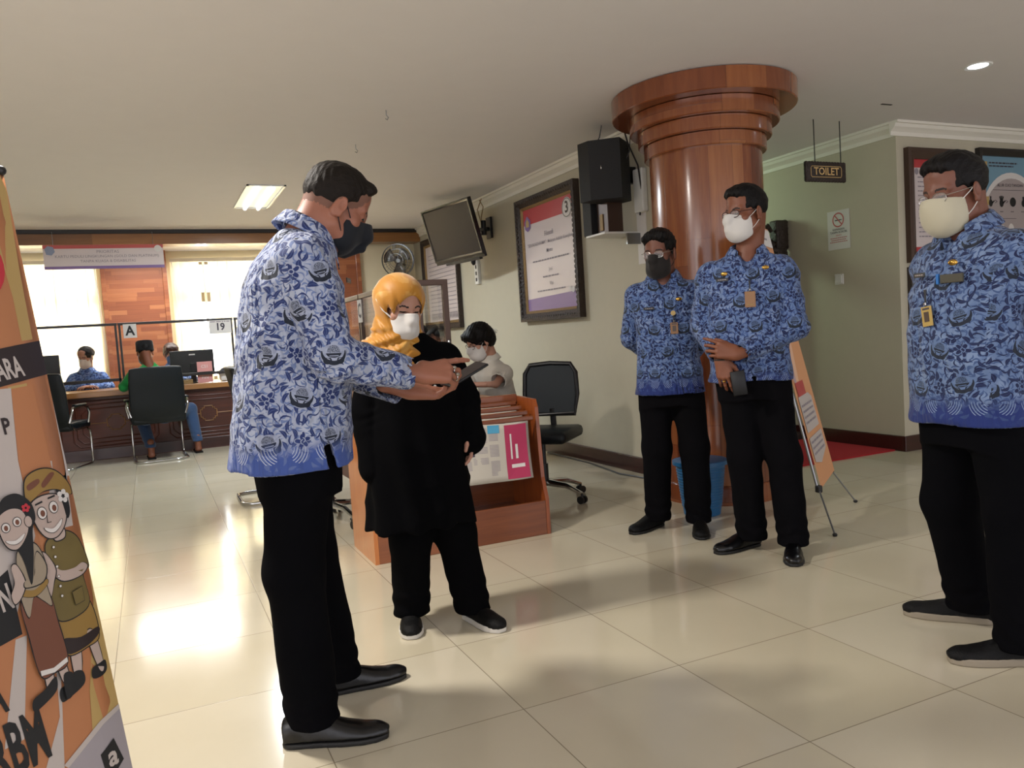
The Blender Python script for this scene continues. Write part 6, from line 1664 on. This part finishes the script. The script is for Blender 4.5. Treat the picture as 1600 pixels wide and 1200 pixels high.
t, T = seated('clerk in light blue batik and pale mask behind the counter, left of letter A', (-.70, 11.08, 0), R(180), M['batik_e'], M['navy_cloth'], (0, .06, R(-28), R(-14)), 'bun', 'mask_white', 'skin_c', 1.0,
    arms=[((.155, .05, .93), (.24, .12, .80), (.02, .27, .822)), ((-.155, .05, .93), (-.24, .12, .80), (-.03, .29, .822))], lean=.06, headz=1.175, neckz=1.03, collar=True)
t, T = seated('clerk with blue mask and glasses half hidden behind the monitor, under counter 19', (.27, 11.15, 0), R(180), M['batik_e'], M['navy_cloth'], (0, .04, R(8), R(-8)), 'bob', 'mask_navy', 'skin_c', 1.0,
    arms=[((.155, .05, .93), (.24, .12, .80), (.08, .33, .822)), ((-.155, .05, .93), (-.24, .12, .80), (-.08, .33, .822))], lean=.04, headz=1.155, neckz=1.02, glasses=True, hm=simple('reddish_brown_hair', '#3a1f17', .5))
t, T = seated('visitor in green shirt and black cap sitting at counter A, seen from behind', (.00, 9.66, 0), R(2), M['green_shirt'], M['jeans'], (-.03, .03, R(5), R(-10)), 'crew', 'mask_blue', 'skin_d', 1.0,
    arms=[((.165, .04, .95), (.26, .18, .82), (.12, .42, .83)), ((-.165, .04, .95), (-.275, .14, .82), (-.16, .40, .83))], lean=.03, headz=1.185, neckz=1.045,
    knees=[((.10, .02, .47), (.40, .28, .50), (.44, .14, .13)), ((-.09, .02, .47), (-.13, .38, .49), (-.06, .02, .13))], shoes=False, seat=.54)
g = MB(); g.lathe([(.090, .015), (.095, .02), (.093, .115), (.084, .132), (.0001, .135)], (0, -.022, 0), 32); g.build('cap', M['fez'], t, True, 50, T=T)
mf = MB(); mf.lathe([(.085, -.02), (.105, -.03), (.10, -.06), (.075, -.05)], (0, .03, 1.045), 24); mf.build('dark_collar', M['navy_cloth'], t, True)
t, T = seated('clerk in white blouse with dark hair bun and glasses writing behind the newspaper rack', (2.38, 5.42, 0), fwd_rz(-1, -.12), M['white_shirt'], M['navy_cloth'], (0, .075, R(4), R(-24)), 'bob', 'mask_white', 'skin_c', 1.0,
    arms=[((.155, .06, .86), (.225, .20, .76), (.02, .44, .775)), ((-.155, .06, .86), (-.235, .18, .79), (-.06, .36, .80))], lean=.09, headz=1.095, neckz=.965, longsleeve=False, glasses=True, collar=True, h=.008)
MB().tube([(.045 + .0 * k, 0, 0) for k in range(2)], .001, 4) 
MB().tube([Vector((.045, .345, .778)) + Vector((math.cos(a) * .022, math.sin(a) * .010, math.sin(a) * .022)) for a in [2 * PI * k / 16 for k in range(16)]], .004, 6, closed=True).ell((.045, .345, .803), (.014, .014, .005), n=14).build('wrist_watch', M['silver'], t, True)
g = MB(); 
for q in range(5): g.tube([T @ Vector((0, -.15, .03)), T @ Vector((.03 * math.cos(q), -.165 - .005 * q, .01 + .02 * math.sin(q * 2.1))), T @ Vector((0, -.15, .03 - .02))], .003, 6)
g.build('hair_tie', M['white'], t, True)
t, T = seated('clerk in white shirt and blue mask, second along the side counter', (2.62, 6.95, 0), fwd_rz(-1, -.05), M['white_shirt'], M['navy_cloth'], (0, .06, R(0), R(-24)), 'crew', 'mask_blue', 'skin_d', 1.0, lean=.10, headz=1.115, neckz=.975, collar=True,
    arms=[((.155, .06, .87), (.225, .18, .79), (.06, .42, .80)), ((-.155, .06, .87), (-.235, .20, .79), (-.06, .40, .80))])
t, T = seated('clerk in pale blue at the far end of the side counter', (2.72, 7.95, 0), fwd_rz(-1, 0), M['batik_e'], M['navy_cloth'], (0, .05, R(0), R(-18)), 'crew', 'mask_blue', 'skin_c', 1.0, lean=.08, headz=1.16, neckz=1.02,
    arms=[((.155, .06, .90), (.225, .18, .79), (.06, .42, .80)), ((-.155, .06, .90), (-.235, .20, .79), (-.06, .40, .80))])
t, T = seated('visitor in light trousers on a swivel chair, hidden behind the woman in black', (.99, 5.15, 0), fwd_rz(1, .0), M['navy_cloth'], simple('light_grey_trousers', '#8b8f98', .85), (0, .04, 0, R(-12)), 'side', 'mask_blue', 'skin_d', .95, lean=.05, headz=1.08, neckz=.945,
    knees=[((.09, .02, .47), (.12, .36, .47), (.10, .20, .13)), ((-.09, .02, .47), (-.12, .38, .48), (-.12, .34, .12))], shoes=False,
    arms=[((.15, .05, .84), (.22, .10, .66), (.10, .30, .58)), ((-.15, .05, .84), (-.22, .10, .66), (-.10, .30, .58))])
ch = office_chair('black swivel chair under the visitor at the side counter', (.99, 5.12, 0), fwd_rz(1, 0))
# ---------------------------------------------------------------- tall leaning banner at the left edge
t = thing('banner_stand', 'tall leaning orange and white banner with printed couple at the left edge', 'banner stand', (0, 0, 0))
Ob = Vector((-0.547, 1.5998, 0.080)); ub = Vector((0.745, 0.667, 0)); vb = Vector((-0.1103, 0.1233, 0.9862)); wb = Vector((0.6578, -0.7348, 0.1654))
def bf(a, b, c=0.0):
    c = c + .006 * math.sin(b * 4.1 + a * 3) * math.sin(a * PI / .6) + (.010 * ((a - .52) / .08) ** 2 if a > .52 else 0) * -1
    return tuple(Ob + ub * a + vb * b + wb * c)
BHt = 1.545
def spl(pts, n=5):
    """closed smooth outline through points"""
    out = []; m = len(pts)
    for i in range(m):
        p0, p1, p2, p3 = (np.array(pts[(i + k - 1) % m], float) for k in range(4))
        for j in range(n):
            s = j / n; out.append(tuple(.5 * ((2 * p1) + (-p0 + p2) * s + (2 * p0 - 5 * p1 + 4 * p2 - p3) * s * s + (-p0 + 3 * p1 - 3 * p2 + p3) * s ** 3)))
    return out
from mathutils.geometry import tessellate_polygon
def lay(name, polys, mat, c, parent=None, smooth=False):
    """printed layer: flat shapes following the sheet's gentle wave"""
    mb = MB()
    for k, p in enumerate(polys):
        if smooth: p = spl(p)
        p = [tuple(map(float, q)) for q in p]
        bm = bmesh.new(); vs = [bm.verts.new((a, b, 0)) for a, b in p]; bm.faces.new(vs)
        lo_a = min(a for a, b in p); hi_a = max(a for a, b in p); lo_b = min(b for a, b in p); hi_b = max(b for a, b in p)
        x = math.ceil(lo_a / .06) * .06
        while x < hi_a:
            bmesh.ops.bisect_plane(bm, geom=bm.verts[:] + bm.edges[:] + bm.faces[:], plane_co=(x, 0, 0), plane_no=(1, 0, 0)); x += .06
        y = math.ceil(lo_b / .12) * .12
        while y < hi_b:
            bmesh.ops.bisect_plane(bm, geom=bm.verts[:] + bm.edges[:] + bm.faces[:], plane_co=(0, y, 0), plane_no=(0, 1, 0)); y += .12
        bmesh.ops.triangulate(bm, faces=bm.faces[:])
        bm.verts.index_update(); V = [(v.co.x, v.co.y) for v in bm.verts]; F = [tuple(v.index for v in f.verts) for f in bm.faces]; bm.free()
        mb.add([bf(a, b, c + .00005 * k) for a, b in V], F)
    o = mb.build(name, mat, parent or t); o.data.polygons.foreach_set('use_smooth', [True] * len(o.data.polygons)); return o
sheet = MB(); nx_, ny_ = 12, 24
vs = [bf(.605 * i / nx_, BHt * j / ny_, 0) for j in range(ny_ + 1) for i in range(nx_ + 1)]
sheet.add(vs, [(j * (nx_ + 1) + i, j * (nx_ + 1) + i + 1, (j + 1) * (nx_ + 1) + i + 1, (j + 1) * (nx_ + 1) + i) for j in range(ny_) for i in range(nx_)])
so = sheet.build('printed_sheet', M['orange'], t, True).modifiers.new('s', 'SOLIDIFY'); so.thickness = .0015; so.offset = 0
W_ = .6045
lay('ochre_ray', [[(.592, 1.54), (.604, 1.50), (.590, 1.30), (.585, 1.142), (.555, 1.138), (.556, 1.24), (.545, 1.36), (.48, 1.545)], [(.50, 1.035), (.545, 1.04), (.532, .83), (.524, .83)], [(.598, .52), (W_, .60), (W_, .26), (.548, .247), (.52, .24), (.535, .33)], [(.34, 1.0), (.38, 1.02), (.36, .62), (.33, .6)]], M['ochre'], .0010)
lay('white_ray', [[(W_, .998), (W_, .815), (.556, .823), (.560, .70), (.585, .70), (.598, .83)], [(.566, .856), (.489, .869), (.497, .70), (.545, .70)], [(0, 1.03), (.506, 1.032), (.488, .87), (.49, .70), (.40, .52), (0, .42)], [(.40, .50), (.425, .50), (.372, .30), (.33, .30)], [(.455, .308), (.485, .50), (.50, .50), (.44, .20), (.37, .17)]], M['bwhite'], .0014)
lay('orange_ray', [[(.489, .869), (.506, 1.03), (.558, 1.035), (.562, .84), (.497, .66)]], M['orange'], .0016)
lay('dark_band', [[(0, 1.02), (.481, 1.036), (.604, 1.058), (.604, 1.139), (.50, 1.122), (0, 1.10)]], M['bdark'], .0022)
lay('red_disc', [circle2(.46, 1.315, .09, 28)], M['bred'], .0022)
lay('black_block', [[(.10, .52), (.367, .499), (.416, .506), (.416, .646), (.396, .636), (.12, .62)]], M['ink'], .0022)
lay('grey_corner', [[(.40, .10), (.448, .198), (.548, .245), (W_, .257), (W_, .02), (.36, .02)]], M['bgrey'], .0022)
lay('grey_edge', [[(.448, .198), (.548, .245), (W_, .257), (W_, .268), (.543, .256), (.440, .208)]], M['bwhite'], .0026)
def blet(name, txt, size, c, mat, rot=0.0, bold=.02, sx=1.0, lift=.003, align='RIGHT'):
    mb = MB(); ca, sa = math.cos(rot), math.sin(rot)
    text_mb(mb, txt, lambda a, b, w: bf(c[0] + (a * ca - b * sa), c[1] + (a * sa + b * ca), lift), size, (0, 0), align, bold=bold, sx=sx); return mb.build(name, mat, t)
blet('lettering', 'PARA', .064, (.541, 1.078), M['bwhite'], .14, .03, .50, .0030)
blet('lettering', 'P', .05, (.486, .948), M['bdark'], .05, .03, .7)
blet('lettering', 'N', .075, (.412, .590), M['bwhite'], .10, .03, .5, .0034)
blet('lettering', 'RBM', .150, (.420, .290), M['ink'], .06, .03, .42)
blet('lettering', 'A', .11, (.352, .405), M['ink'], .05, .03, .5)
lay('black_tile', [[(.526, .186), (.568, .204), (.584, .147), (.55, .128), (.53, .14)]], M['ink'], .0028)
blet('lettering', 'a', .062, (.556, .168), M['bwhite'], -.1, .03, 1, .0034, 'CENTER')
# the printed couple: generic smiling man and woman in traditional dress with joined palms
OUT, SK, HR = M['ink'], simple('printed_skin', '#b5a39a', .45), M['ink']
BR = simple('brown_cloth_print', '#6f4433', .5); OL = simple('olive_brown_print', '#6d5f36', .5, var=.25); GD = simple('golden_cloth_print', '#92743c', .5, var=.2); BG = simple('beige_blouse_print', '#978a77', .5)
def grow(p, d):
    c = np.mean(p, 0); return [tuple(c + (np.array(q) - c) * (1 + d / max(np.linalg.norm(np.array(q) - c), 1e-6))) for q in p]
Z = [.0032]
def fig(name, polys, mat, outline=.0028, smooth=True, out=True):
    if out: lay(name + '_outline', [grow(spl(p) if smooth else p, outline) for p in polys], OUT, Z[0]); Z[0] += .0002
    o = lay(name, [spl(p) if smooth else p for p in polys], mat, Z[0]); Z[0] += .0002; return o
# man
fig('leg_print', [[(.512, .44), (.535, .44), (.524, .375), (.508, .37)], [(.557, .45), (.578, .45), (.585, .37), (.57, .365)]], SK)
fig('shoe_print', [[(.528, .378), (.526, .352), (.492, .338), (.466, .335), (.468, .362), (.495, .368), (.508, .385)], [(.592, .378), (.590, .356), (.570, .348), (.548, .353), (.552, .374), (.575, .378)]], HR, out=False)
fig('cloth_print', [[(.497, .52), (.577, .53), (.590, .440), (.55, .425), (.503, .425), (.500, .47)]], GD)
fig('cloth_hem_print', [[(.500, .462), (.540, .452), (.590, .458), (.590, .442), (.55, .427), (.503, .427)]], M['bdark'], out=False)
fig('jacket_print', [[(.505, .672), (.530, .690), (.562, .692), (.590, .665), (.602, .600), (.580, .590), (.582, .520), (.540, .500), (.500, .505), (.492, .545), (.503, .62)]], OL)
fig('arm_print', [[(.598, .600), (.575, .585), (.530, .585), (.508, .608), (.498, .640), (.505, .650), (.525, .612), (.560, .606), (.585, .612)]], SK)
fig('palm_print', [[(.492, .655), (.502, .655), (.516, .618), (.506, .590), (.492, .560), (.484, .575), (.494, .610)]], SK)
fig('neck_print', [[(.530, .70), (.555, .70), (.553, .680), (.530, .678)]], SK)
fig('face_print', [[(.490, .765), (.520, .782), (.560, .775), (.570, .735), (.558, .705), (.535, .686), (.512, .690), (.496, .718)]], SK)
fig('hair_print', [[(.555, .795), (.580, .775), (.582, .735), (.570, .72), (.566, .755)]], HR, out=False)
fig('headcloth_print', [[(.488, .775), (.484, .800), (.495, .830), (.530, .842), (.565, .832), (.592, .800), (.594, .772), (.56, .790), (.525, .792)]], GD)
fig('fold_print', [[(.495, .800), (.520, .812), (.518, .822), (.492, .812)], [(.53, .80), (.56, .825), (.55, .83), (.525, .81)]], BR, out=False)
fig('flower_print', [circle2(.571 + .010 * math.cos(k * 1.257), .772 + .010 * math.sin(k * 1.257), .0062, 10) for k in range(5)], M['paper'], out=False, smooth=False)
fig('eye_print', [circle2(.512, .745, .010, 14, .013), circle2(.541, .752, .010, 14, .013)], M['paper'], .0016, smooth=False)
fig('pupil_print', [circle2(.513, .744, .0055, 12, .0075), circle2(.542, .750, .0055, 12, .0075)], BR, out=False, smooth=False)
fig('brow_print', [[(.500, .764), (.518, .768), (.517, .772), (.500, .768)], [(.531, .772), (.550, .775), (.549, .779), (.531, .776)]], HR, out=False, smooth=False)
fig('smile_print', [[(.510, .712), (.530, .706), (.554, .722), (.548, .708), (.530, .697), (.515, .702)]], M['paper'], .0014)
fig('nose_print', [[(.520, .738), (.5215, .738), (.520, .722), (.528, .722), (.528, .7205), (.518, .7205)]], HR, out=False, smooth=False)
fig('button_print', [circle2(.520 - .001 * k, .665 - .022 * k, .0028, 8) for k in range(6)], M['paper'], .0010, smooth=False)
fig('pocket_print', [[(.540, .555), (.568, .560), (.566, .528), (.542, .525)]], OL, .0014, smooth=False)
# woman
fig('leg_print', [[(.440, .415), (.456, .418), (.452, .370), (.438, .372)], [(.470, .42), (.486, .42), (.490, .375), (.475, .375)]], SK)
fig('shoe_print', [[(.462, .392), (.456, .366), (.425, .350), (.399, .345), (.402, .368), (.430, .378), (.452, .392)], [(.478, .39), (.500, .385), (.492, .345), (.474, .340)]], HR, out=False)
fig('skirt_print', [[(.425, .575), (.482, .580), (.492, .500), (.494, .415), (.460, .404), (.430, .408), (.424, .49)]], BR)
fig('skirt_hem_print', [[(.430, .419), (.460, .414), (.494, .424), (.494, .414), (.460, .404), (.430, .408)]], M['paper'], .0010, smooth=False)
fig('blouse_print', [[(.436, .672), (.460, .690), (.482, .680), (.492, .640), (.484, .600), (.487, .545), (.470, .560), (.452, .575), (.432, .535), (.424, .590), (.428, .62)]], BG)
fig('sash_print', [[(.424, .600), (.455, .588), (.486, .602), (.486, .590), (.455, .574), (.423, .586)]], GD, .0012)
fig('palm_print', [[(.418, .648), (.430, .650), (.440, .612), (.428, .585), (.410, .572), (.406, .592), (.418, .615)]], SK)
fig('sleeve_print', [[(.480, .665), (.492, .630), (.478, .600), (.440, .598), (.440, .612), (.462, .618), (.470, .650)]], BG)
fig('hair_print', [[(.415, .765), (.430, .795), (.462, .800), (.488, .775), (.492, .74), (.480, .715), (.470, .66), (.452, .60), (.445, .66), (.42, .73)]], HR, out=False)
fig('face_print', [[(.412, .755), (.440, .770), (.466, .760), (.472, .725), (.458, .698), (.438, .683), (.420, .692), (.411, .720)]], SK)
fig('ear_print', [circle2(.474, .735, .008, 12, .012)], SK, .0016, smooth=False)
fig('eye_print', [circle2(.424, .733, .0085, 14, .0095), circle2(.450, .740, .0085, 14, .0095)], M['paper'], .0016, smooth=False)
fig('pupil_print', [circle2(.424, .732, .0045, 12, .006), circle2(.450, .739, .0045, 12, .006)], BR, out=False, smooth=False)
fig('smile_print', [[(.418, .706), (.438, .702), (.460, .712), (.452, .700), (.438, .694), (.424, .698)]], M['paper'], .0012)
fig('flower_print', [circle2(.474 + .006 * math.cos(k * 1.257), .765 + .006 * math.sin(k * 1.257), .004, 8) for k in range(5)], M['bred'], out=False, smooth=False)
# stand behind the sheet
MB().tube([bf(.30, .02, -.02), bf(.60, BHt - .01, -.012)], .007, 8).tube([bf(.30, .02, -.02), bf(.005, BHt - .01, -.012)], .007, 8).build('cross_pole', M['blackplastic'], t, True)
MB().tube([bf(.30, .75, -.03), tuple(Vector(bf(.30, .75, -.03)) + Vector((-.35, .40, -.83)))], .008, 8).build('rear_leg', M['blackplastic'], t, True)
for a in (.0, .6):
    MB().tube([bf(a, .03, -.008), tuple(Vector((bf(a, .03)[0] + wb.x * .05, bf(a, .03)[1] + wb.y * .05, .008)))], .007, 8).build('front_leg', M['blackplastic'], t, True)
    MB().ell(bf(a, BHt + .002, 0), (.012, .012, .012), n=12).build('corner_clip', M['blackplastic'], t, True)
